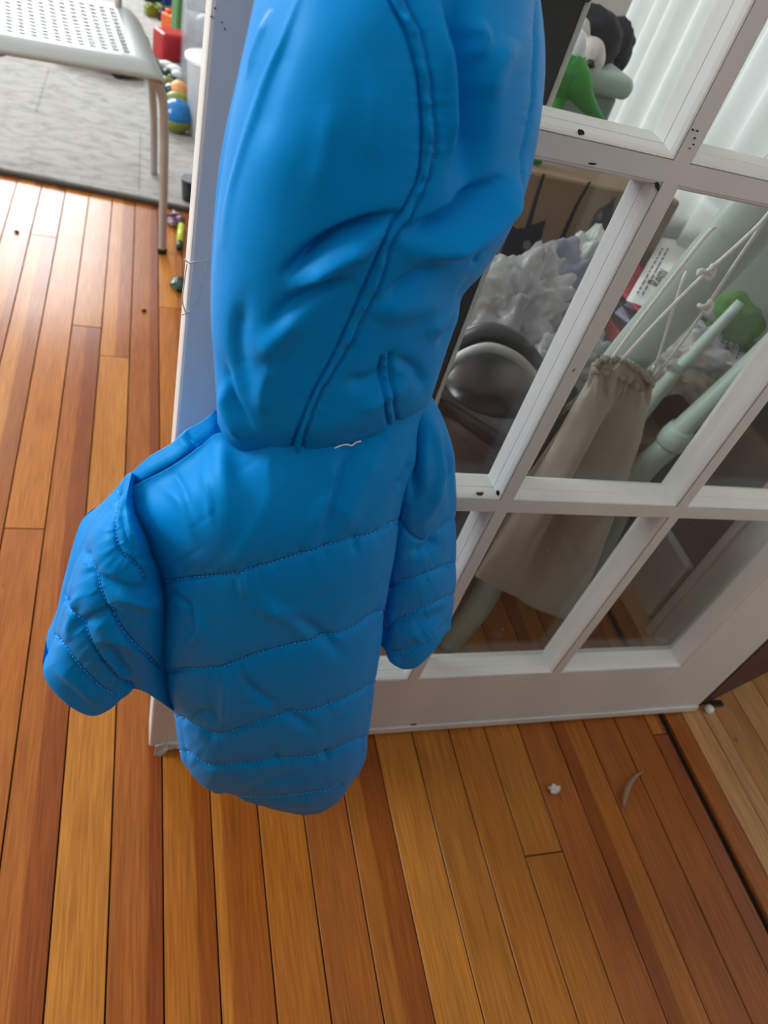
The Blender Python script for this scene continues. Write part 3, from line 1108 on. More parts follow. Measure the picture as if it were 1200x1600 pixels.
# neck seam piping and the loose white thread
ps, ns = on_shell(hood.name, catmull([(344, 676), (360, 696), (386, 708), (425, 711), (471, 709), (512, 701), (550, 692), (590, 677), (632, 656), (668, 634)], 60))
ps2, ns2 = on_shell(body.name, [(520, 695), (530, 691), (540, 690), (546, 692), (552, 687), (560, 685)])
tube('loose_thread', list(ps2 + ns2 * 0.005), 0.0005, M_WTHREAD, jacket, 6, 20)

#PART2
# ------------------------------------------------------------------ crumbs on the floor
M_CRUMB = mat('white_paper_crumb', (232, 226, 216), 0.8, 0.06, 200)
tag(blob('crumpled_paper', atz(866, 1233, 0.004), (0.0075, 0.0065, 0.005), M_CRUMB, None, 0.75, 2.2, 3, 3, None, 0.0035),
    'small white crumpled scrap of paper on the floor boards', 'paper scrap')
M_PEEL = mat('grey_brown_peel', (150, 122, 92), 0.6, 0.1, 60)
pl = catmull([(1004, 1205), (994, 1212), (985, 1222), (979, 1236), (975, 1252), (974, 1262)], 24)
wd_ = np.interp(np.linspace(0, 1, 24), [0, .2, .5, .8, 1], [0.8, 2.6, 4.2, 3.2, 1.0])
V_, F_ = [], []
for i, (x, y) in enumerate(pl):
    h = 0.002 + 0.006 * math.sin(math.pi * i / 23)
    for sgn, dz in ((-1, 0.0), (0, 0.002), (1, 0.0005)):
        V_.append(atz(x + sgn * wd_[i], y + sgn * wd_[i] * .35, h + dz))
for i in range(23):
    for k in range(2):
        F_.append((i * 3 + k, i * 3 + k + 1, i * 3 + 4 + k, i * 3 + 3 + k))
peel = link('wood_sliver', mesh_from(V_, F_), M_PEEL, None, True)
md = peel.modifiers.new('thickness', 'SOLIDIFY')
md.thickness = 0.0012
tag(peel, 'curled greyish brown sliver lying near the threshold', 'sliver')
tag(blob('lint_speck', atz(225, 485, 0.003), (0.006, 0.004, 0.003), M_CHIP, None, 0.4, 2, 5, 2, None, 0.002), 'dark speck of lint on the glossy boards left of the door', 'speck')
tag(blob('lint_speck', atz(26, 362, 0.003), (0.006, 0.005, 0.003), M_CHIP, None, 0.4, 2, 8, 2, None, 0.002), 'dark speck of lint near the grey rug, far left', 'speck')
# door stop at the jamb
stp = thing('door_stop', 'small white rubber door stop on the floor at the brown jamb', 'door stop')
M_RUB = mat('white_rubber', (235, 232, 226), 0.4)
M_DKMET = mat('dark_metal', (46, 40, 38), 0.35, 0.1, 30, metal=0.6)
p0 = atz(1110, 1106, 0.012)
lathe('bumper', [(0.001, 0), (0.006, 0.0005), (0.008, 0.003), (0.008, 0.009), (0.005, 0.012), (0.001, 0.0125)], M_RUB, stp, 16, (p0.x, p0.y, 0.002))
box('bracket', (p0.x + 0.004, p0.x + 0.04, p0.y + 0.006, p0.y + 0.018, 0.0, 0.006), M_DKMET, stp, 0.001)

# ------------------------------------------------------------------ rug
def rug_mat():
    m = bpy.data.materials.new('grey_woven_rug')
    m.use_nodes = True
    N, L = m.node_tree.nodes, m.node_tree.links
    b = N['Principled BSDF']
    tc = N.new('ShaderNodeTexCoord')
    mp = N.new('ShaderNodeMapping')
    mp.inputs['Scale'].default_value = (5, 9, 1)
    L.new(tc.outputs['Object'], mp.inputs[0])
    n = N.new('ShaderNodeTexNoise')
    n.inputs['Scale'].default_value = 3.2
    n.inputs['Detail'].default_value = 9
    n.inputs['Roughness'].default_value = 0.68
    n.inputs['Distortion'].default_value = 0.6
    L.new(mp.outputs[0], n.inputs['Vector'])
    r = N.new('ShaderNodeValToRGB')
    r.color_ramp.elements[0].position = 0.33
    r.color_ramp.elements[0].color = (*lin((150, 149, 146)), 1)
    r.color_ramp.elements[1].position = 0.56
    r.color_ramp.elements[1].color = (*lin((180, 178, 173)), 1)
    L.new(n.outputs['Fac'], r.inputs[0])
    # thin darker frames woven into the rug
    bk = N.new('ShaderNodeTexBrick')
    bk.inputs['Scale'].default_value = 1.0
    bk.inputs['Mortar Size'].default_value = 0.004
    bk.inputs['Brick Width'].default_value = 0.62
    bk.inputs['Row Height'].default_value = 0.44
    bk.inputs['Color1'].default_value = (1, 1, 1, 1)
    bk.inputs['Color2'].default_value = (1, 1, 1, 1)
    bk.inputs['Mortar'].default_value = (0.72, 0.72, 0.72, 1)
    L.new(tc.outputs['Object'], bk.inputs['Vector'])
    mx = N.new('ShaderNodeMix')
    mx.data_type = 'RGBA'
    mx.blend_type = 'MULTIPLY'
    mx.inputs['Factor'].default_value = 0.7
    L.new(r.outputs[0], mx.inputs['A'])
    L.new(bk.outputs['Color'], mx.inputs['B'])
    L.new(mx.outputs['Result'], b.inputs['Base Color'])
    b.inputs['Roughness'].default_value = 0.95
    b.inputs['Specular IOR Level'].default_value = 0.1
    bp = N.new('ShaderNodeBump')
    bp.inputs['Strength'].default_value = 0.5
    bp.inputs['Distance'].default_value = 0.006
    L.new(n.outputs['Fac'], bp.inputs['Height'])
    L.new(bp.outputs[0], b.inputs['Normal'])
    return m


M_RUG = rug_mat()
M_RUGE = mat('dark_rug_binding', (74, 66, 58), 0.9, 0.15, 60, 0.4, 200)
rug = thing('rug', 'large grey patterned rug on the boards under the white perforated seat', 'rug')
rot_rug = Matrix.Rotation(math.radians(-6.0), 4, 'Z')
mtx_r = Matrix.Translation((0.128, 2.145, 0)) @ rot_rug
box('pile', (-2.3, 0.62, 0.012, 2.75, 0.0, 0.016), M_RUG, rug, 0.004, 2, False, mtx_r)
box('edge_binding', (-2.3, 0.62, 0.0, 0.016, 0.0, 0.013), M_RUGE, rug, 0.003, 2, False, mtx_r)

# ------------------------------------------------------------------ perforated seat
M_SEAT = mat('white_moulded_plastic', (190, 198, 194), 0.35, 0.03, 10)
M_LEGW = mat('grey_enamelled_steel', (176, 170, 164), 0.38, 0.04, 20)
seat = thing('perforated_chair', 'white chair with a perforated moulded seat and thin tubular legs on the rug', 'chair')
SZ = 0.44
A_ = Vector((-0.315, 1.83, SZ))     # front edge, left
B_ = Vector((0.048, 1.880, SZ))     # front edge, right
ux = (B_ - A_).normalized()
uy = Vector((-ux.y, ux.x, 0))
SW, SD = 0.40, 0.42


def seat_pt(s, t, z=0.0):
    return B_ + ux * ((s - 1) * SW) + uy * (t * SD) + Vector((0, 0, z))


# seat grid with holes: 12 columns x 12 rows of oval holes
nc, nr = 12, 13
bm = bmesh.new()


def seat_z(s, t):
    z = -max(0.032 * max(0, (s - 0.88) / 0.12) ** 2, 0.032 * max(0, (0.12 - s) / 0.12) ** 2, 0.028 * max(0, (0.08 - t) / 0.08) ** 2)
    z -= 0.008 * math.sin(math.pi * min(max(s, 0), 1)) * math.sin(math.pi * min(max(t, 0), 1))
    return z


cache = {}


def sv(s, t):
    k = (round(s, 5), round(t, 5))
    if k not in cache:
        p = seat_pt(s, t, seat_z(s, t))
        cache[k] = bm.verts.new(p)
    return cache[k]


s_lines = [0.0, 0.02, 0.05, 0.08, 0.12] + [0.15 + i * 0.70 / nc for i in range(nc + 1)] + [0.88, 0.92, 0.95, 0.98, 1.0]
t_lines = [0.0, 0.015, 0.035, 0.055, 0.08] + [0.11 + i * 0.80 / nr for i in range(nr + 1)] + [0.95, 1.0]
for i in range(len(s_lines) - 1):
    for j in range(len(t_lines) - 1):
        s0, s1, t0, t1 = s_lines[i], s_lines[i + 1], t_lines[j], t_lines[j + 1]
        hole = 5 <= i < 5 + nc and 5 <= j < 5 + nr
        if not hole:
            bm.faces.new((sv(s0, t0), sv(s1, t0), sv(s1, t1), sv(s0, t1)))
        else:
            sc, tc_ = (s0 + s1) / 2, (t0 + t1) / 2
            rs, rt = (s1 - s0) * 0.27, (t1 - t0) * 0.33
            inner = []
            for k in range(8):
                a = math.pi * 2 * (k + .5) / 8 + math.pi
                inner.append(sv(sc + rs * math.cos(a), tc_ + rt * math.sin(a)))
            co = [sv(s0, t0), sv(s1, t0), sv(s1, t1), sv(s0, t1)]
            for k in range(4):
                bm.faces.new((co[k], inner[2 * k], inner[2 * k + 1]))
                bm.faces.new((co[k], inner[2 * k + 1], inner[(2 * k + 2) % 8], co[(k + 1) % 4]))
so = link('seat', bm_mesh(bm), M_SEAT, seat, True)
md = so.modifiers.new('thickness', 'SOLIDIFY')
md.thickness = 0.006
md.offset = 0
# tubular frames: right and left legs, one bent tube each side
fr = Vector((0.062, 1.888, 0.0))
bk_ = Vector((0.041, 2.336, 0.016))
tube('leg', [fr, Vector((0.058, 1.892, 0.15)), Vector((0.052, 1.90, 0.30)), Vector((0.044, 1.90, 0.375)), Vector((0.018, 1.893, 0.412)), Vector((-0.02, 1.915, 0.410)), seat_pt(0.5, 0.12, -0.026), seat_pt(0.06, 0.12, -0.026)], 0.0105, M_LEGW, seat, 12, 60)
tube('leg', [bk_, Vector((0.032, 2.31, 0.2)), Vector((0.014, 2.29, 0.33)), Vector((-0.015, 2.27, 0.395)), seat_pt(0.6, 0.88, -0.024)], 0.0105, M_LEGW, seat, 12, 50)
for tt_, yy_ in ((0.03, -0.0), (0.93, 0.0)):
    ft = seat_pt(-0.06, tt_, -SZ + 0.001)
    ft.z = 0.016 if tt_ > .5 else 0.0
    tube('leg', [ft, seat_pt(-0.03, tt_, -0.2), seat_pt(0.02, tt_, -0.05), seat_pt(0.2, tt_, -0.024)], 0.0105, M_LEGW, seat, 12, 40)
lathe('foot_cap', [(0.011, 0), (0.0125, 0.002), (0.0125, 0.012), (0.011, 0.014)], M_DKMET, seat, 12, (fr.x, fr.y, 0.0))
pb = atz(24, 69, SZ - 0.035)
lathe('seat_bumper', [(0.008, -0.008), (0.009, 0), (0.009, 0.012)], M_DKMET, seat, 12, (pb.x, pb.y, pb.z))
# backrest rising at the back (outside the picture)
box('backrest', (0, 0.30, 0, 0.012, 0.74, 0.92), M_SEAT, seat, 0.005, 2, False, Matrix.Translation(seat_pt(0.12, 1.02, -SZ)) @ Matrix.Rotation(math.atan2(ux.y, ux.x), 4, 'Z'))
for s_ in (0.14, 0.86):
    tube('back_upright', [seat_pt(s_, 0.95, -0.01), seat_pt(s_, 1.02, 0.2), seat_pt(s_, 1.05, 0.45)], 0.009, M_LEGW, seat, 10, 16)

# ------------------------------------------------------------------ toys on the rug
RZ = 0.016
def toymat(n, c, r=0.35):
    return mat(n, c, r, 0.05, 30)


T_RED, T_GREEN, T_DG, T_BLUE, T_OR, T_YEL = (toymat('toy_red', (176, 28, 36)), toymat('toy_green', (70, 120, 60)), toymat('toy_dark_green', (26, 62, 40), 0.2),
                                             toymat('toy_blue', (26, 120, 190), 0.15), toymat('toy_orange', (236, 110, 50)), toymat('toy_lime', (200, 220, 70)))
T_BLACK, T_WHITE, T_PINK, T_OLIVE, T_PEACH, T_NAVY = (toymat('toy_black', (36, 36, 40)), toymat('toy_white', (225, 228, 230)), toymat('toy_mauve', (120, 84, 100)),
                                                      toymat('toy_olive', (120, 130, 44)), toymat('toy_peach', (226, 160, 96)), toymat('toy_navy', (38, 60, 120)))
GT = 'toys strewn over the grey rug'


def rz(x, y, h=0.0):
    p = atz(x, y, RZ + h)
    return p


# two-tone egg
egg = thing('toy_egg', 'blue and yellow-green plastic egg on the rug right of the chair legs', 'toy egg', group=GT)
c = rz(275, 205)
lathe('upper_shell', [(0.052, 0.045), (0.051, 0.06), (0.044, 0.078), (0.03, 0.092), (0.012, 0.099), (0.001, 0.1)], T_BLUE, egg, 20, (c.x, c.y, RZ))
lathe('lower_shell', [(0.001, 0.0), (0.025, 0.002), (0.042, 0.016), (0.05, 0.032), (0.052, 0.045)], T_OLIVE, egg, 20, (c.x, c.y, RZ))
# white tub standing on its side edge
tub = thing('white_tub', 'round white plastic tub half hidden by the edge of the door', 'tub', group=GT)
c = rz(312, 210)
lathe('wall', [(0.060, 0.0), (0.075, 0.003), (0.092, 0.22), (0.098, 0.225), (0.098, 0.232), (0.088, 0.232), (0.072, 0.01), (0.01, 0.006)], T_WHITE, tub, 28, (c.x + 0.035, c.y, RZ))
lathe('rim', [(0.095, 0.222), (0.101, 0.226), (0.101, 0.236), (0.094, 0.238)], T_WHITE, tub, 28, (c.x + 0.035, c.y, RZ))
# clear storage bin with a dark green toy in it
M_CLEAR = thin_mat('clear_plastic', (225, 228, 235), 0.55, 0.12, 0.3)
binc = thing('clear_bin', 'clear plastic storage bin filled with toys beside the door edge', 'bin', group=GT)
c = rz(283, 128)
for nm, d in (('side', (0, 0.006, 0, 0.30, 0, 0.24)), ('side', (0.006, 0.3, 0, 0.006, 0, 0.24)), ('side', (0.006, 0.3, 0.294, 0.30, 0, 0.24)), ('side', (0.294, 0.3, 0.006, 0.294, 0, 0.24)), ('base', (0.006, 0.294, 0.006, 0.294, 0, 0.006))):
    box(nm, d, M_CLEAR, binc, 0.002, 1, False, Matrix.Translation((c.x, c.y, RZ)))
tag(blob('dark_green_ball', (c.x + 0.10, c.y + 0.12, RZ + 0.14), (0.085, 0.085, 0.085), T_DG, None, 0.06, 2, 4, 3), 'glossy dark green toy ball inside the clear bin', 'toy ball', GT)
tag(box('lilac_toy_box', (0, 0.14, 0, 0.10, 0, 0.05), toymat('toy_lilac', (190, 186, 214)), None, 0.008, 2, True, Matrix.Translation((c.x + 0.02, c.y + 0.02, RZ + 0.008))), 'pale lilac toy block in the bottom of the clear bin', 'toy block', GT)


def brick(name, x, y, sx, sy, sz, m, rotz, label, studs=True, tip=0.0, lift=0.0):
    t = thing(name, label, 'toy block', group=GT)
    p = rz(x, y, lift)
    mt = Matrix.Translation(p) @ Matrix.Rotation(rotz, 4, 'Z') @ Matrix.Rotation(tip, 4, 'X')
    box('block', (-sx / 2, sx / 2, -sy / 2, sy / 2, 0, sz), m, t, min(sx, sz) * 0.12, 2, False, mt)
    if studs:
        for dx in (-0.25, 0.25):
            for dy in (-0.25, 0.25):
                lathe('stud', [(sx * .14, sz), (sx * .14, sz + sz * .22), (sx * .1, sz + sz * .25)], m, t, 10, (dx * sx, dy * sy, 0), mt)
    return t


brick('toy_block', 266, 92, 0.12, 0.09, 0.10, T_RED, 0.5, 'dark red toy block beside the clear bin', False, 0.0)
brick('toy_block', 273, 46, 0.10, 0.08, 0.06, T_OR, 0.9, 'orange toy block lying behind the red one', True)
brick('toy_block', 289, 66, 0.11, 0.09, 0.20, T_GREEN, 0.3, 'tall green toy block behind the clear bin', False)
tag(blob('toy_ball', rz(308, 2, 0.12), (0.10, 0.10, 0.10), T_RED, None, 0.02, 2, 9, 3), 'bright red toy ball at the top beside the door', 'toy ball', GT)
tag(blob('toy_ball', rz(291, -14, 0.08), (0.07, 0.07, 0.07), T_PEACH, None, 0.02, 2, 9, 3), 'yellow orange toy ball behind the red ball', 'toy ball', GT)
brick('toy_block', 272, 16, 0.11, 0.05, 0.05, T_NAVY, 0.2, 'navy blue toy brick on the far rug', True)
brick('toy_block', 262, 33, 0.08, 0.06, 0.04, T_BLACK, 1.1, 'small black toy brick behind the orange one', True)
brick('toy_block', 258, 22, 0.12, 0.05, 0.03, T_DG, -0.3, 'flat dark green toy brick behind the chair', True)
brick('toy_block', 242, 26, 0.09, 0.04, 0.04, T_OLIVE, 0.4, 'thin olive toy brick behind the chair corner', True)
brick('toy_block', 244, 3, 0.12, 0.07, 0.07, T_BLACK, 0.2, 'black toy brick at the top edge of the picture', True)
# a toy car, dark, under the seat
car = thing('toy_vehicle', 'dark grey toy vehicle lying on the rug under the perforated seat', 'toy car', group=GT)
c = rz(152, 106)
mt = Matrix.Translation(c) @ Matrix.Rotation(-0.2, 4, 'Z')
box('chassis', (-0.14, 0.14, -0.05, 0.05, 0.018, 0.05), T_BLACK, car, 0.012, 3, True, mt)
box('cabin', (-0.06, 0.08, -0.042, 0.042, 0.048, 0.085), toymat('toy_slate', (60, 60, 74)), car, 0.016, 3, True, mt)
for dx in (-0.085, 0.085):
    for dy in (-0.052, 0.052):
        lathe('wheel', [(0.01, -0.009), (0.024, -0.008), (0.024, 0.008), (0.01, 0.009)], T_BLACK, car, 14, (0, 0, 0), mt @ Matrix.Translation((dx, dy, 0.024)) @ Matrix.Rotation(math.pi / 2, 4, 'X'))
box('bumper', (0.13, 0.155, -0.04, 0.04, 0.02, 0.04), T_PINK, car, 0.006, 2, True, mt)
fr_ = thing('toy_frog', 'green and yellow plastic toy animal beside the dark toy vehicle', 'toy animal', group=GT)
c = rz(208, 106)
blob('torso', (c.x, c.y, c.z + 0.03), (0.075, 0.05, 0.034), T_OLIVE, fr_, 0.12, 1.5, 2, 3, None, 0.03)
blob('head', (c.x + 0.06, c.y - 0.02, c.z + 0.035), (0.035, 0.035, 0.03), T_GREEN, fr_, 0.1, 2, 3, 3)
for k in range(4):
    blob('limb', (c.x - 0.05 + 0.09 * (k % 2), c.y + (-0.05 if k < 2 else 0.05), c.z + 0.012), (0.02, 0.014, 0.013), T_DG, fr_, 0.1, 2, k, 2, None, 0.012)
blob('belly_patch', (c.x - 0.04, c.y - 0.035, c.z + 0.028), (0.03, 0.022, 0.02), toymat('toy_mint', (150, 200, 190)), fr_, 0.05, 2, 1, 3)
# small loose pieces
small = [(266, 105, T_DG), (262, 114, T_DG), (272, 110, T_WHITE), (268, 122, T_DG), (275, 117, T_WHITE), (260, 128, T_OLIVE), (256, 137, T_DG), (264, 132, T_WHITE), (269, 140, T_DG), (252, 143, T_OLIVE), (248, 125, T_DG), (259, 103, T_WHITE), (250, 117, T_BLACK)]
names_c = {T_DG: 'dark green', T_WHITE: 'white', T_OLIVE: 'olive', T_BLACK: 'black'}
ORD = ['leftmost', 'second from the left', 'third from the left', 'third from the right', 'second from the right', 'rightmost']


def rank(i):
    same = sorted([q[0] for q in small if q[2] == small[i][2]])
    k, n_ = same.index(small[i][0]), len(same)
    if n_ == 1:
        return 'only'
    if n_ == 2:
        return ['left hand', 'right hand'][k]
    return ORD[k] if k < n_ / 2 else ORD[6 - (n_ - k)]


for i, (x, y, m_) in enumerate(small):
    r_ = 0.016 + 0.006 * ((i * 7) % 3)
    o = blob('play_piece', rz(x, y, r_ * 0.7), (r_ * 1.2, r_, r_ * 0.75), m_, None, 0.25, 1.6, i, 2, None, r_ * 0.7)
    tag(o, 'small glossy %s piece, %s of its colour near the clear bin' % (names_c[m_], rank(i)), 'play piece', 'glossy %s play pieces in the heap' % names_c[m_])
pear = tag(blob('toy_fruit', rz(280, 140, 0.026), (0.034, 0.034, 0.03), T_PEACH, None, 0.05, 1.2, 2, 3, None, 0.026), 'peach coloured toy fruit in front of the clear bin', 'toy fruit', GT)
tag(blob('toy_fruit', rz(279, 156, 0.022), (0.045, 0.03, 0.026), T_OLIVE, None, 0.08, 1.2, 6, 3, None, 0.022), 'long olive green toy fruit just above the blue egg', 'toy fruit', GT)
jar = thing('dark_cup', 'small dark translucent cup on the rug corner by the door edge', 'cup', group=GT)
c = rz(293, 312)
lathe('wall', [(0.018, 0.0), (0.024, 0.002), (0.030, 0.06), (0.031, 0.062), (0.027, 0.062), (0.022, 0.006), (0.002, 0.005)], toymat('cup_dark', (40, 52, 58), 0.15), jar, 18, (c.x + 0.008, c.y, RZ))
lathe('rim', [(0.029, 0.060), (0.032, 0.062), (0.032, 0.066), (0.028, 0.066)], M_CLEAR, jar, 18, (c.x + 0.008, c.y, RZ))
# twist of mauve wrapper and a lime marker at the rug's edge
for i, (x, y) in enumerate(((262, 338), (268, 345), (276, 336), (272, 350), (281, 342))):
    o = blob('wrapper_scrap', atz(x, y, 0.008), (0.017, 0.012, 0.008), T_PINK, None, 0.5, 1.8, 20 + i, 3, Matrix.Rotation(i * 1.1, 4, 'Z'), 0.006)
    tag(o, 'crinkled mauve wrapper scrap beside the chair foot, %s of the five' % ['leftmost', 'second from the left', 'second from the right', 'lowest', 'rightmost'][i], 'wrapper', 'mauve scraps by the chair foot')
mk = thing('lime_marker', 'lime yellow marker pen lying on the boards beside the door edge', 'marker')
a, b_ = atz(283, 352, 0.007), atz(280, 388, 0.007)
tube('barrel', [a, a.lerp(b_, 0.78)], 0.0085, T_YEL, mk, 14)
tube('cap', [a.lerp(b_, 0.78), b_], [0.0092, 0.008], T_DG, mk, 14)
tag(blob('dark_green_leaf_toy', atz(279, 443, 0.008), (0.02, 0.035, 0.008), T_DG, None, 0.3, 1.6, 31, 3, None, 0.006), 'dark green toy leaf on the boards just beside the door edge', 'toy leaf')

# ------------------------------------------------------------------ behind the door
# curtain
M_CURT = thin_mat('sheer_white_curtain', (200, 206, 206), 0.02, 0.8, 0.25)
nU, nV = 160, 30
V_, F_ = [], []
for j in range(nV):
    for i in range(nU):
        s = i / (nU - 1)
        t = j / (nV - 1)
        y = 1.02 + 0.54 * s + 0.006 * math.sin(11 * s + 3 * t)
        x = 0.905 + 0.016 * math.sin(s * 58 + 0.8 * math.sin(t * 3)) + 0.008 * math.sin(s * 23 + 1.3) - 0.02 * (1 - t) * math.sin(s * 9)
        V_.append((x, y, 0.47 + 1.45 * t))
for j in range(nV - 1):
    for i in range(nU - 1):
        F_.append((j * nU + i, j * nU + i + 1, (j + 1) * nU + i + 1, (j + 1) * nU + i))
cur = thing('curtain', 'sheer white curtain glowing at the window behind the door', 'curtain')
link('cloth', mesh_from(V_, F_), M_CURT, cur, True)
tube('curtain_rod', [(0.905, 0.95, 1.925), (0.905, 1.62, 1.925)], 0.009, M_DKMET, cur, 12)

# mint high chair
M_MINT = mat('mint_green_plastic', (160, 176, 165), 0.42, 0.03, 12)
M_MINT2 = mat('pale_mint_plastic', (170, 190, 180), 0.42, 0.03, 12)
hc = thing('mint_high_chair', 'mint green plastic high chair with round tapered legs behind the door glass', 'high chair')
tube('leg', [at(1262, 246, .600), at(1180, 335, .606), at(1100, 425, .612), at(1030, 505, .618), at(960, 585, .625), at(880, 710, .635), at(800, 850, .645), at(745, 948, .652), Vector((0.522, 0.655, 0.0))],
     [.030, .029, .0255, .021, .019, .020, .022, .0225, .0225], M_MINT, hc, 24, 60)
tube('leg', [at(1157, 472, .735), at(1090, 545, .737), at(1020, 622, .74), at(900, 780, .745), Vector((0.71, 0.75, 0.0))], [.006, .0115, .0145, .016, .016], M_MINT, hc, 20, 40)
L3 = [at(1250, 486, .70), at(1200, 540, .702), at(1055, 680, .706)]
tube('leg', L3, [.012, .0135, .0165], M_MINT, hc, 20, 24)
tube('leg_collar', [at(1066, 668, .7055), at(1060, 676, .706), at(1046, 694, .707)], [.0185, .0225, .0215], M_MINT2, hc, 24, 10)
tube('leg', [at(1050, 690, .7068), at(985, 765, .71), Vector((0.80, 0.715, 0.0))], [.0185, .0185, .0165], M_MINT, hc, 20, 24)
# seat shell: a broad curved slab above the legs
V_, F_ = [], []
sh = [[(1085, 485, .74), (1120, 440, .745), (1160, 380, .75), (1200, 310, .755), (1260, 190, .76)],
      [(1120, 510, .725), (1155, 460, .73), (1195, 395, .735), (1240, 320, .74), (1310, 200, .745)],
      [(1165, 532, .715), (1200, 480, .72), (1240, 415, .725), (1290, 335, .73), (1360, 220, .735)],
      [(1215, 550, .710), (1250, 495, .715), (1290, 430, .72), (1340, 350, .725), (1400, 240, .73)],
      [(1270, 562, .712), (1305, 505, .717), (1345, 440, .722), (1395, 360, .727), (1450, 250, .732)]]
for row in sh:
    for q in row:
        p = at(q[0], q[1], q[2] + 0.055)
        p.x = min(p.x, 0.925)
        V_.append(p)
for i in range(4):
    for j in range(4):
        F_.append((i * 5 + j, i * 5 + j + 1, (i + 1) * 5 + j + 1, (i + 1) * 5 + j))
ss = link('seat_shell', mesh_from(V_, F_), M_MINT, hc, True)
md = ss.modifiers.new('thickness', 'SOLIDIFY')
md.thickness = 0.02
md.offset = 1
md = ss.modifiers.new('round', 'BEVEL')
md.width = 0.008
md.segments = 3
md = ss.modifiers.new('smooth', 'SUBSURF')
md.levels = md.render_levels = 2

# drawstring bag
M_BAGC = mat('beige_grey_cotton', (158, 147, 133), 0.85, 0.05, 30, 0.25, 500, sheen=0.2)
bag = thing('drawstring_bag', 'beige cotton drawstring bag hung by cords from the mint high chair', 'bag')
F_BAG = [([(950, 600), (905, 700), (850, 800), (800, 900)], 16, 0.006), ([(980, 610), (945, 690), (905, 760), (860, 850), (810, 930)], 13, -0.020),
         ([(1005, 620), (985, 690), (945, 770), (890, 900)], 16, 0.007)]
for k in range(9):
    x = 930 + k * 10.5
    F_BAG.append(([(x, 572 + k * 2.6), (x - 6, 590 + k * 3), (x - 16 + (k % 3) * 6, 616 + k * 3)], 3.2, 0.004 if k % 2 else -0.004))
bagb = shell('bag_body', bag,
             top=[(922, 580), (940, 563), (965, 560), (990, 572), (1012, 590), (1020, 604)],
             bot=[(742, 900), (780, 920), (830, 948), (896, 974)],
             lef=[(922, 580), (912, 612), (886, 655), (840, 735), (790, 820), (742, 900)],
             rig=[(1020, 604), (1016, 628), (1004, 668), (985, 735), (945, 850), (896, 974)],
             yl=[.600, .606, .606, .600], yr=[.604, .610, .612, .606], bulge=[.018, .034, .038, .014], back=.004,
             folds=F_BAG, nu=110, nv=150, seed=31, noise_amp=0.0014, material=M_BAGC, back_max=0.70)
# gathered mouth
mo = catmull([(928, 574), (945, 561), (968, 562), (992, 574), (1014, 592), (1016, 606), (996, 604), (972, 590), (948, 582), (930, 580), (928, 574)], 80)
gm = [at(x, y, .586 + 0.006 * math.sin(k * 1.3)) for k, (x, y) in enumerate(mo)]
tube('gathered_hem', gm, [0.0036 + 0.0014 * math.sin(k * 1.9) for k in range(80)], M_BAGC, bag, 8)
M_CORD = mat('white_cotton_cord', (226, 224, 216), 0.8, 0.08, 200, 0.4, 900)
CY = .570
tube('cord', [at(952, 566, .583), at(1000, 500, .578), at(1050, 435, .575), at(1085, 390, .575), at(1108, 362, .580), at(1116, 356, .600)], 0.0019, M_CORD, bag, 8, 50)
tube('cord', [at(958, 577, .582), at(1010, 520, .574), at(1060, 468, .570), at(1105, 425, .566), at(1150, 385, .562), at(1185, 352, .560), at(1208, 325, .562)], 0.0019, M_CORD, bag, 8, 50)
tube('cord', [at(1018, 592, .590), at(1032, 548, .580), at(1050, 490, .574), at(1066, 440, .578), at(1072, 425, .588)], 0.0015, M_CORD, bag, 8, 40)
tube('cord', [at(1020, 594, .590), at(1065, 535, .576), at(1105, 478, .568), at(1150, 410, .564), at(1190, 352, .562), at(1204, 330, .564)], 0.0017, M_CORD, bag, 8, 50)
for (x, y, Y) in ((1108, 423, .566), (1104, 478, .568)):
    p = at(x, y, Y)
    kn = [p + Vector((0.0055 * math.cos(a) * (1 + .3 * math.sin(2 * a)), 0.004 * math.sin(2.0 * a), 0.0050 * math.sin(a) + 0.002 * math.cos(3 * a))) for a in np.linspace(0, 4 * math.pi, 40)]
    tube('knot', kn, 0.0021, M_CORD, bag, 8)
for k, (x0, y0) in enumerate(((1100, 428), (1098, 422))):
    tube('cord_end', [at(1106, 424, .565), at(x0 - 4, y0 - 4 + 6 * k, .563), at(1092, 424 + 6 * k, .562)], [0.0019, 0.0024, 0.0026], M_CORD, bag, 8, 12)

# papers on the pile
M_SHELF = mat('dark_shelf_laminate', (54, 50, 50), 0.5, 0.1, 20)
M_PAPER = mat('white_paper', (228, 228, 226), 0.8, 0.03, 30)
M_INK = mat('black_ink', (52, 52, 56), 0.7, 0.05)
M_FOLD = mat('red_folder_card', (200, 60, 70), 0.6, 0.06)
crate = thing('low_shelf', 'low dark shelf unit under the papers behind the high chair', 'shelf')
SX0, SX1, SY0, SY1 = 0.655, 0.895, 0.80, 1.0
box('top_board', (SX0, SX1, SY0, SY1, 0.445, 0.465), M_SHELF, crate, 0.002)
box('side_board', (SX0, SX0 + 0.018, SY0, SY1, 0.0, 0.445), M_SHELF, crate, 0.002)
box('side_board', (SX1 - 0.018, SX1, SY0, SY1, 0.0, 0.445), M_SHELF, crate, 0.002)
box('back_board', (SX0 + 0.018, SX1 - 0.018, SY1 - 0.012, SY1, 0.0, 0.445), M_SHELF, crate)
box('shelf_board', (SX0 + 0.018, SX1 - 0.018, SY0 + 0.01, SY1 - 0.012, 0.20, 0.216), M_SHELF, crate, 0.002)
mags = [(168, 160, 150), (120, 116, 112), (190, 184, 170), (90, 84, 84), (150, 144, 136), (178, 172, 160), (110, 104, 100), (160, 150, 140)]
z = 0.2175
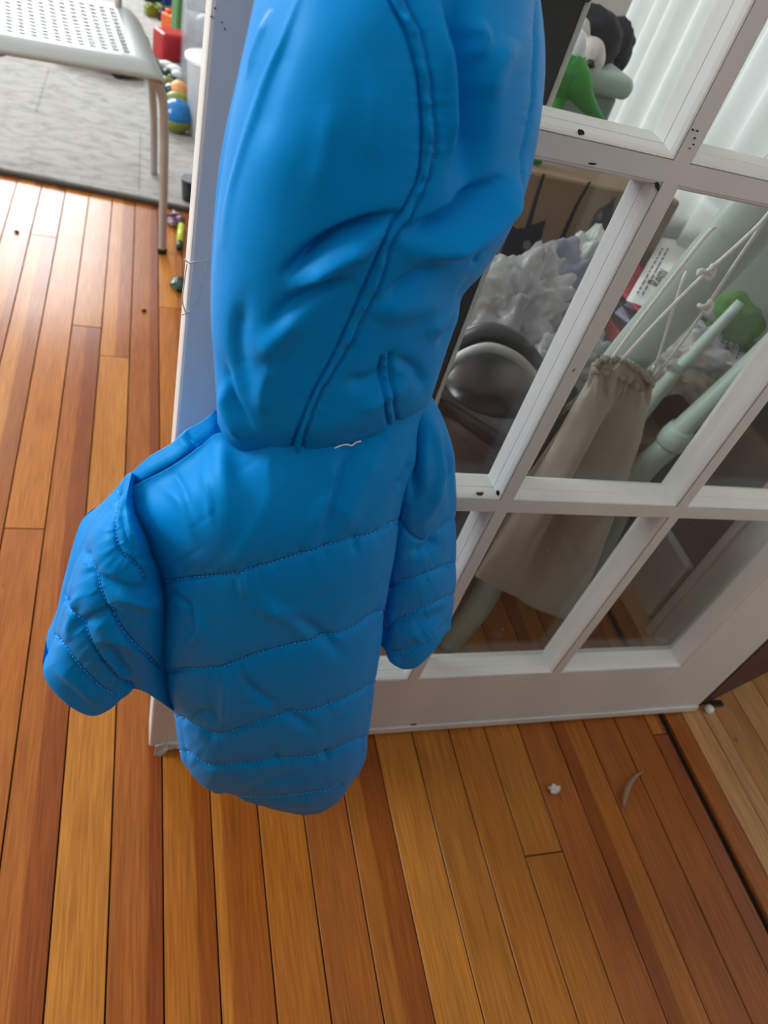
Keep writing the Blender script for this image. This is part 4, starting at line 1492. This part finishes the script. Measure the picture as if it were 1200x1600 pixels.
for i, cc in enumerate(mags):
    h = 0.012 + 0.004 * (i % 3)
    o = box('magazine', (SX0 + 0.03, SX0 + 0.205, SY0 + 0.012 + 0.006 * (i % 2), SY0 + 0.25, z, z + h), mat('magazine_%s' % ['cream', 'grey', 'ivory', 'charcoal', 'stone', 'sand', 'slate', 'taupe'][i], cc, 0.5), None, 0.001)
    tag(o, '%s magazine, %s in the stack on the dark shelf' % (['cream', 'mid grey', 'ivory', 'charcoal', 'stone grey', 'sand coloured', 'slate grey', 'taupe'][i], ['lowest', 'second from the bottom', 'third from the bottom', 'fourth from the bottom', 'fourth from the top', 'third from the top', 'second from the top', 'topmost'][i]), 'magazine', 'magazines stacked on the dark shelf')
    z += h + 0.0005


for i, (cc, nm_) in enumerate((((88, 96, 110), 'blue grey'), ((150, 60, 50), 'brick red'), ((60, 58, 60), 'near black'))):
    o = box('thick_book', (SX0 + 0.02 + 0.008 * i, SX1 - 0.01, SY0 + 0.01 + 0.01 * i, SY1 + 0.01, 0.4655 + 0.024 * i, 0.4885 + 0.024 * i), mat('book_cover_%d' % i, cc, 0.5), None, 0.002)
    tag(o, '%s book lying flat on the dark shelf under the papers' % nm_, 'book', 'books under the papers')


def sheet(name, px, z, m, th=0.0012, parent=None, sag=0.004):
    """a sheet lying at height z, corners given where the photo shows them"""
    c4 = [atz(x, y, zz) for (x, y), zz in zip(px, z)]
    n_ = 12
    V_, F_ = [], []
    for j in range(n_ + 1):
        for i in range(n_ + 1):
            s, t = i / n_, j / n_
            p = (c4[0] * (1 - s) + c4[1] * s) * (1 - t) + (c4[3] * (1 - s) + c4[2] * s) * t
            V_.append(p + Vector((0, 0, sag * math.sin(s * math.pi) * math.sin(t * 5 + 1))))
    for j in range(n_):
        for i in range(n_):
            a = j * (n_ + 1) + i
            F_.append((a, a + 1, a + n_ + 2, a + n_ + 1))
    o = link(name, mesh_from(V_, F_), m, parent, True)
    md = o.modifiers.new('thickness', 'SOLIDIFY')
    md.thickness = th
    return o, c4


def text_on(c4, txt, s, t, size, parent, flip=False):
    cu = bpy.data.curves.new('txt', 'FONT')
    cu.body = txt
    cu.size = size
    to = bpy.data.objects.new('txt', cu)
    C.objects.link(to)
    dg = bpy.context.evaluated_depsgraph_get()
    me = bpy.data.meshes.new_from_object(to.evaluated_get(dg))
    bpy.data.objects.remove(to)
    ex_ = (c4[1] - c4[0]).normalized()
    nz_ = ex_.cross(c4[3] - c4[0]).normalized()
    if nz_.z < 0:
        nz_ = -nz_
    ey_ = nz_.cross(ex_)
    o_ = (c4[0] * (1 - s) + c4[1] * s) * (1 - t) + (c4[3] * (1 - s) + c4[2] * s) * t + nz_ * 0.006
    mm = Matrix((ex_, ey_, nz_)).transposed().to_4x4()
    mm.translation = o_
    me.transform(mm)
    return link('lettering', me, M_INK, parent)


def lines_on(c4, rows, parent, s0=0.08, s1=0.9, seed=0, t0=.12, t1=.92):
    r_ = np.random.default_rng(seed)
    bm = bmesh.new()
    ex_ = (c4[1] - c4[0])
    nz_ = ex_.cross(c4[3] - c4[0]).normalized()
    if nz_.z < 0:
        nz_ = -nz_
    for k in range(rows):
        t = t0 + (t1 - t0) * k / rows
        s = s0
        while s < s1:
            w_ = r_.uniform(0.03, 0.09)
            qs = [(s, t), (min(s + w_, s1), t), (min(s + w_, s1), t + 0.016), (s, t + 0.016)]
            vs_ = []
            for a, b2 in qs:
                p = (c4[0] * (1 - a) + c4[1] * a) * (1 - b2) + (c4[3] * (1 - a) + c4[2] * a) * b2
                vs_.append(bm.verts.new(p + nz_ * 0.0056))
            bm.faces.new(vs_)
            s += w_ + 0.02
    o = link('print_lines', bm_mesh(bm), M_INK, parent)
    o['kind'] = 'stuff'
    return o


# top sheet, writing runs up to the right
pz = 0.56
p1, c4 = sheet('paper_sheet', [(978, 470), (1034, 372), (1168, 395), (1120, 520)], [pz + .0, pz + .01, pz + .008, pz], M_PAPER)
tag(p1, 'white printed sheet on top of the pile behind the thick mint leg', 'paper')
lines_on(c4, 2, p1, 0.08, 0.8, 3, 0.06, 0.17)
lines_on(c4, 9, p1, 0.08, 0.86, 4, 0.33, 0.94)
text_on(c4, 'Respi', 0.22, 0.27, 0.034, p1)
p2, c4b = sheet('paper_sheet', [(1050, 530), (1085, 462), (1190, 520), (1162, 580)], [pz - .02, pz - .014, pz - .014, pz - .02], M_PAPER)
tag(p2, 'second white printed sheet sticking out below the top one towards the right', 'paper')
lines_on(c4b, 9, p2, 0.08, 0.86, 5)
p3, c4c = sheet('paper_sheet', [(1090, 575), (1105, 540), (1185, 580), (1172, 616)], [pz - .05, pz - .045, pz - .045, pz - .05], M_PAPER)
tag(p3, 'narrow white printed slip lowest in the pile near the high chair legs', 'paper')
lines_on(c4c, 6, p3, 0.08, 0.9, 8)
f1, _ = sheet('red_folder', [(892, 380), (930, 352), (1140, 548), (1080, 572)], [pz - .008, pz - .008, pz - .022, pz - .022], M_FOLD, 0.003)
tag(f1, 'red card folder with a torn edge under the white sheets', 'folder')
M_LAV = mat('grey_lavender_cloth', (150, 150, 172), 0.9, 0.08, 20, 0.3, 200)
g1, _ = sheet('grey_folder', [(960, 490), (1000, 462), (1150, 566), (1090, 590)], [pz - .03, pz - .03, pz - .038, pz - .038], M_LAV, 0.004)
tag(g1, 'grey folder lying below the red folder in the paper pile', 'folder')

M_GRN = mat('green_plush_cloth', (78, 128, 48), 0.95, 0.15, 60, 0.6, 300)
gp = thing('green_plush', 'green plush toy slumped over the papers behind the high chair', 'plush toy')
blob('torso', at(1150, 492, .80), (0.060, 0.035, 0.036), M_GRN, gp, 0.25, 1.8, 3, 4, Matrix.Rotation(0.5, 4, 'Y'))
blob('arm', at(1100, 470, .82), (0.045, 0.022, 0.02), M_GRN, gp, 0.2, 1.8, 6, 4, Matrix.Rotation(0.6, 4, 'Y'))
blob('leg', at(1180, 535, .79), (0.05, 0.022, 0.02), M_GRN, gp, 0.2, 1.8, 9, 4, Matrix.Rotation(0.45, 4, 'Y'))

M_FILM = thin_mat('clear_crinkled_bag', (205, 206, 204), 0.45, 0.12, 0.25)
M_CREAM = mat('cream_paper_roll', (222, 214, 186), 0.8, 0.05)
cb = thing('cream_bundle', 'cream bundle wrapped in clear plastic under the papers', 'bundle')
blob('cream_roll', at(1075, 560, .79), (0.062, 0.035, 0.030), M_CREAM, cb, 0.2, 1.5, 2, 4, Matrix.Rotation(0.3, 4, 'Y'))
blob('plastic_wrap', at(1072, 568, .775), (0.078, 0.045, 0.046), M_FILM, cb, 0.5, 2.6, 4, 5, Matrix.Rotation(0.3, 4, 'Y'))
pb1 = blob('plastic_bag', at(800, 485, .91), (0.082, 0.045, 0.085), M_FILM, None, 0.6, 2.4, 12, 5)
tag(pb1, 'crumpled clear plastic bag above the black bin', 'plastic bag')
pb2 = blob('plastic_bag', at(884, 580, .82), (0.055, 0.035, 0.06), M_FILM, None, 0.6, 2.6, 15, 5)
tag(pb2, 'crumpled clear plastic bag right of the black bin rim', 'plastic bag')
lv = blob('cloth_bundle', at(872, 495, .955), (0.085, 0.04, 0.105), M_LAV, None, 0.4, 2.0, 18, 5)
tag(lv, 'grey lavender cloth bundle between box and papers', 'cloth')
wp = blob('white_bag', at(905, 428, .965), (0.05, 0.03, 0.06), thin_mat('white_film', (226, 230, 224), 0.1, 0.3, 0.3), None, 0.45, 2.2, 21, 5)
tag(wp, 'white plastic bag crumpled in front of the cardboard box', 'plastic bag')
# what carries this pile
ped = thing('storage_crate', 'brown open crate under the plastic bags beside the bin', 'crate')
M_CRATE = mat('brown_crate_wood', (96, 72, 54), 0.7, 0.12, 20)
for d in ((0.50, 0.645, 0.865, 0.88, 0, 0.40), (0.50, 0.645, 0.985, 1.0, 0, 0.40), (0.50, 0.515, 0.88, 0.985, 0, 0.40), (0.63, 0.645, 0.88, 0.985, 0, 0.40), (0.515, 0.63, 0.88, 0.985, 0.36, 0.375)):
    box('crate_board', d, M_CRATE, ped, 0.002)

# cardboard box with printed cats
M_CARD = mat('brown_cardboard', (142, 116, 92), 0.8, 0.06, 8)
M_PRINT = mat('black_box_print', (34, 38, 46), 0.6, 0.1, 60)
M_PRINT2 = mat('grey_box_print', (120, 112, 106), 0.6, 0.1, 60)
cbx = thing('cardboard_box', 'brown cardboard box printed with black cats standing behind the bags', 'box')
BY = 1.02
bx0, bx1 = at(838, 300, BY).x, at(985, 330, BY).x + 0.08
zt = at(860, 275, BY).z
box('carton', (bx0 - 0.06, bx1, BY, BY + 0.26, 0.30, zt), M_CARD, cbx, 0.003)
box('carton_base', (bx0 - 0.06, bx1, BY, BY + 0.26, 0.0, 0.299), M_CARD, cbx, 0.003)
for pts in ([(850, 272), (838, 310), (828, 345), (820, 372)], [(922, 284), (906, 312), (890, 345), (876, 378), (866, 400)]):
    cc_ = catmull(pts, 20)
    bm = bmesh.new()
    prev = None
    for i, (x, y) in enumerate(cc_):
        h = 2.2 + 2.2 * i / 19
        a, b2 = at(x - h, y, BY - 0.0006), at(x + h, y, BY - 0.0006)
        cur_ = (bm.verts.new(a), bm.verts.new(b2))
        if prev:
            bm.faces.new((prev[0], prev[1], cur_[1], cur_[0]))
        prev = cur_
    link('printed_line', bm_mesh(bm), M_PRINT, cbx)
for pts in ([(800, 350), (806, 357), (816, 357), (828, 352), (853, 344), (846, 372), (838, 396), (818, 412), (802, 414), (780, 408), (784, 390)],
            [(962, 306), (952, 318), (936, 325), (928, 336), (918, 360), (908, 370), (938, 376), (950, 356), (958, 330)]):
    bm = bmesh.new()
    f = bm.faces.new([bm.verts.new(at(x, y, BY - 0.0005)) for x, y in pts])
    link('printed_cat', bm_mesh(bm), M_PRINT, cbx)
for pts in ([(818, 378), (826, 374), (830, 382), (824, 392), (817, 388)], [(934, 338), (940, 330), (942, 338), (936, 346)]):
    bm = bmesh.new()
    f = bm.faces.new([bm.verts.new(at(x, y, BY - 0.0012)) for x, y in pts])
    link('printed_face', bm_mesh(bm), M_PRINT2, cbx)

# toys on the box
ZB = zt
dino = thing('green_dinosaur', 'green toy dinosaur with bent legs standing on the cardboard box', 'toy dinosaur')
M_DINO = mat('bright_green_felt', (62, 148, 62), 0.8, 0.06, 30, 0.3, 300)
YD = 1.08
tube('torso', [at(862, 150, YD), at(868, 122, YD), at(878, 98, YD), at(886, 78, YD)], [.026, .036, .040, .028], M_DINO, dino, 20, 20)
tube('leg', [at(868, 120, YD), at(863, 148, YD), at(861, 168, YD - .02), Vector((at(861, 180, YD - .02).x, YD - .02, ZB + .004))], [.022, .018, .014, .013], M_DINO, dino, 16, 20)
tube('arm', [at(884, 105, YD - .01), at(900, 128, YD - .02), at(912, 152, YD - .02), at(924, 170, YD - .02), at(940, 186, YD - .02)], [.026, .022, .015, .010, .004], M_DINO, dino, 16, 24)
blob('collar', at(895, 78, YD - .005), (.018, .02, .026), T_WHITE, dino, 0.1, 1.5, 2, 3)
dog = thing('black_and_white_plush', 'black and white plush dog peering over the pale mint tray', 'plush toy')
M_BPL = mat('black_plush', (30, 34, 42), 0.95, 0.2, 80, 0.6, 300)
M_WPL = mat('white_plush', (214, 204, 200), 0.95, 0.05, 80, 0.6, 300)
blob('head', at(918, 62, 1.20), (.052, .045, .046), M_BPL, dog, 0.12, 2, 3, 4)
blob('muzzle', at(918, 90, 1.15), (.026, .026, .028), M_WPL, dog, 0.08, 2, 5, 3)
blob('nose', at(923, 100, 1.122), (.008, .007, .006), T_BLACK, dog, 0.05, 2, 5, 3)
blob('eye', at(919, 64, 1.152), (.004, .004, .008), T_WHITE, dog, 0.02, 2, 5, 3)
blob('cheek_patch', at(897, 68, 1.165), (.020, .02, .034), M_WPL, dog, 0.08, 2, 7, 3)
blob('torso', at(905, 112, 1.24), (.05, .05, .07), M_BPL, dog, 0.1, 2, 7, 4)
owl = thing('dark_plush', 'dark plush toy with one amber eye beside the curtain', 'plush toy')
blob('head', at(958, 78, 1.30), (.030, .035, .045), M_BPL, owl, 0.15, 2, 13, 4)
blob('eye', at(957, 70, 1.262), (.011, .006, .011), toymat('amber_eye', (196, 130, 50), 0.15), owl, 0.02, 2, 5, 3)
blob('pupil', at(957, 66, 1.257), (.006, .004, .008), T_BLACK, owl, 0.02, 2, 5, 3)
# pale mint tray and its box
tray = thing('mint_tray', 'pale mint rounded tray lying on the cardboard box behind the dinosaur', 'tray')
pt = at(928, 122, 1.16)
box('tray_top', (pt.x - .075, pt.x + .060, 1.13, 1.26, pt.z - .016, pt.z + .016), M_MINT2, tray, 0.014, 4, True)
box('tray_foot', (pt.x - .06, pt.x + .055, 1.16, 1.25, ZB + .0005, pt.z - .018), mat('dusty_mint', (140, 160, 152), 0.5), tray, 0.006, 2)

# tall black panel with a pale edge
pan = thing('leaning_board', 'tall black panel with a pale shiny edge leaning behind the jacket hood', 'panel')
M_BLK = mat('black_lacquer', (20, 20, 22), 0.5, 0.1, 20)
M_PEDGE = mat('pale_edge', (196, 196, 190), 0.3, 0.05, 20)
YP = 0.66
xp = 0.5 * (at(905, 5, YP).x + at(800, 360, YP).x)
box('board', (0.16, xp - 0.004, YP, YP + 0.02, 0.02, 1.35), M_BLK, pan, 0.002)
box('edge_strip', (xp - 0.004, xp + 0.001, YP - 0.001, YP + 0.021, 0.02, 1.35), M_PEDGE, pan, 0.001)
box('top_band', (0.16, xp - 0.002, YP - 0.006, YP - 0.0005, 0.905, 0.94), M_BLK, pan, 0.002)
box('foot', (0.18, 0.30, YP - 0.03, YP + 0.06, 0.0, 0.02), M_BLK, pan, 0.004)

# lidded bin
binn = thing('black_bin', 'black and grey lidded waste bin behind the lowest panes', 'bin')
M_BIN = mat('brown_black_plastic', (62, 52, 50), 0.4, 0.08, 20)
M_BINL = mat('glossy_black_lid', (18, 18, 20), 0.3, 0.1, 20)
M_RING = mat('grey_ring', (168, 168, 166), 0.35, 0.05, 20)
dv_ = Vector((0.636, -0.773, 0))
nv2 = Vector((0.773, 0.636, 0))
A2 = Vector((0.362, 0.705, 0)) - dv_ * 0.045
W2, D2, H2 = 0.152, 0.20, 0.455
mb = Matrix((dv_, nv2, Vector((0, 0, 1)))).transposed().to_4x4()
mb.translation = A2
box('bin_body', (0, W2, 0, D2, 0.0, H2), M_BIN, binn, 0.012, 3, False, mb)
box('lid_rim', (-0.004, W2 + 0.004, -0.004, D2 + 0.004, H2 + 0.001, H2 + 0.022), M_BINL, binn, 0.008, 3, True, mb)
# sloped lid window and the ring handle arching over it
lc = atz(758, 585, H2 + 0.03)
bm = bmesh.new()
bmesh.ops.create_uvsphere(bm, u_segments=32, v_segments=16, radius=1)
bm.transform(Matrix.Translation((W2 * .5, D2 * .5, H2 + 0.018)) @ Matrix.Diagonal((W2 * .47, D2 * .46, 0.032, 1)))
bm.transform(mb)
link('lid', bm_mesh(bm), M_BINL, binn, True)
ring = catmull([(676, 640), (690, 592), (715, 560), (760, 543), (802, 556), (832, 585), (846, 618)], 40)
Yr = np.linspace(.70, .66, 40)
tube('ring_trim', [at(x, y, Yq) for (x, y), Yq in zip(ring, Yr)], [.006] * 40, M_RING, binn, 12)
ring2 = catmull([(700, 560), (722, 532), (762, 518), (808, 534), (838, 570)], 40)
tube('handle', [at(x, y, Yq + .02) for (x, y), Yq in zip(ring2, Yr)], [.011] * 40, mat('charcoal_handle', (62, 62, 62), 0.4), binn, 14)
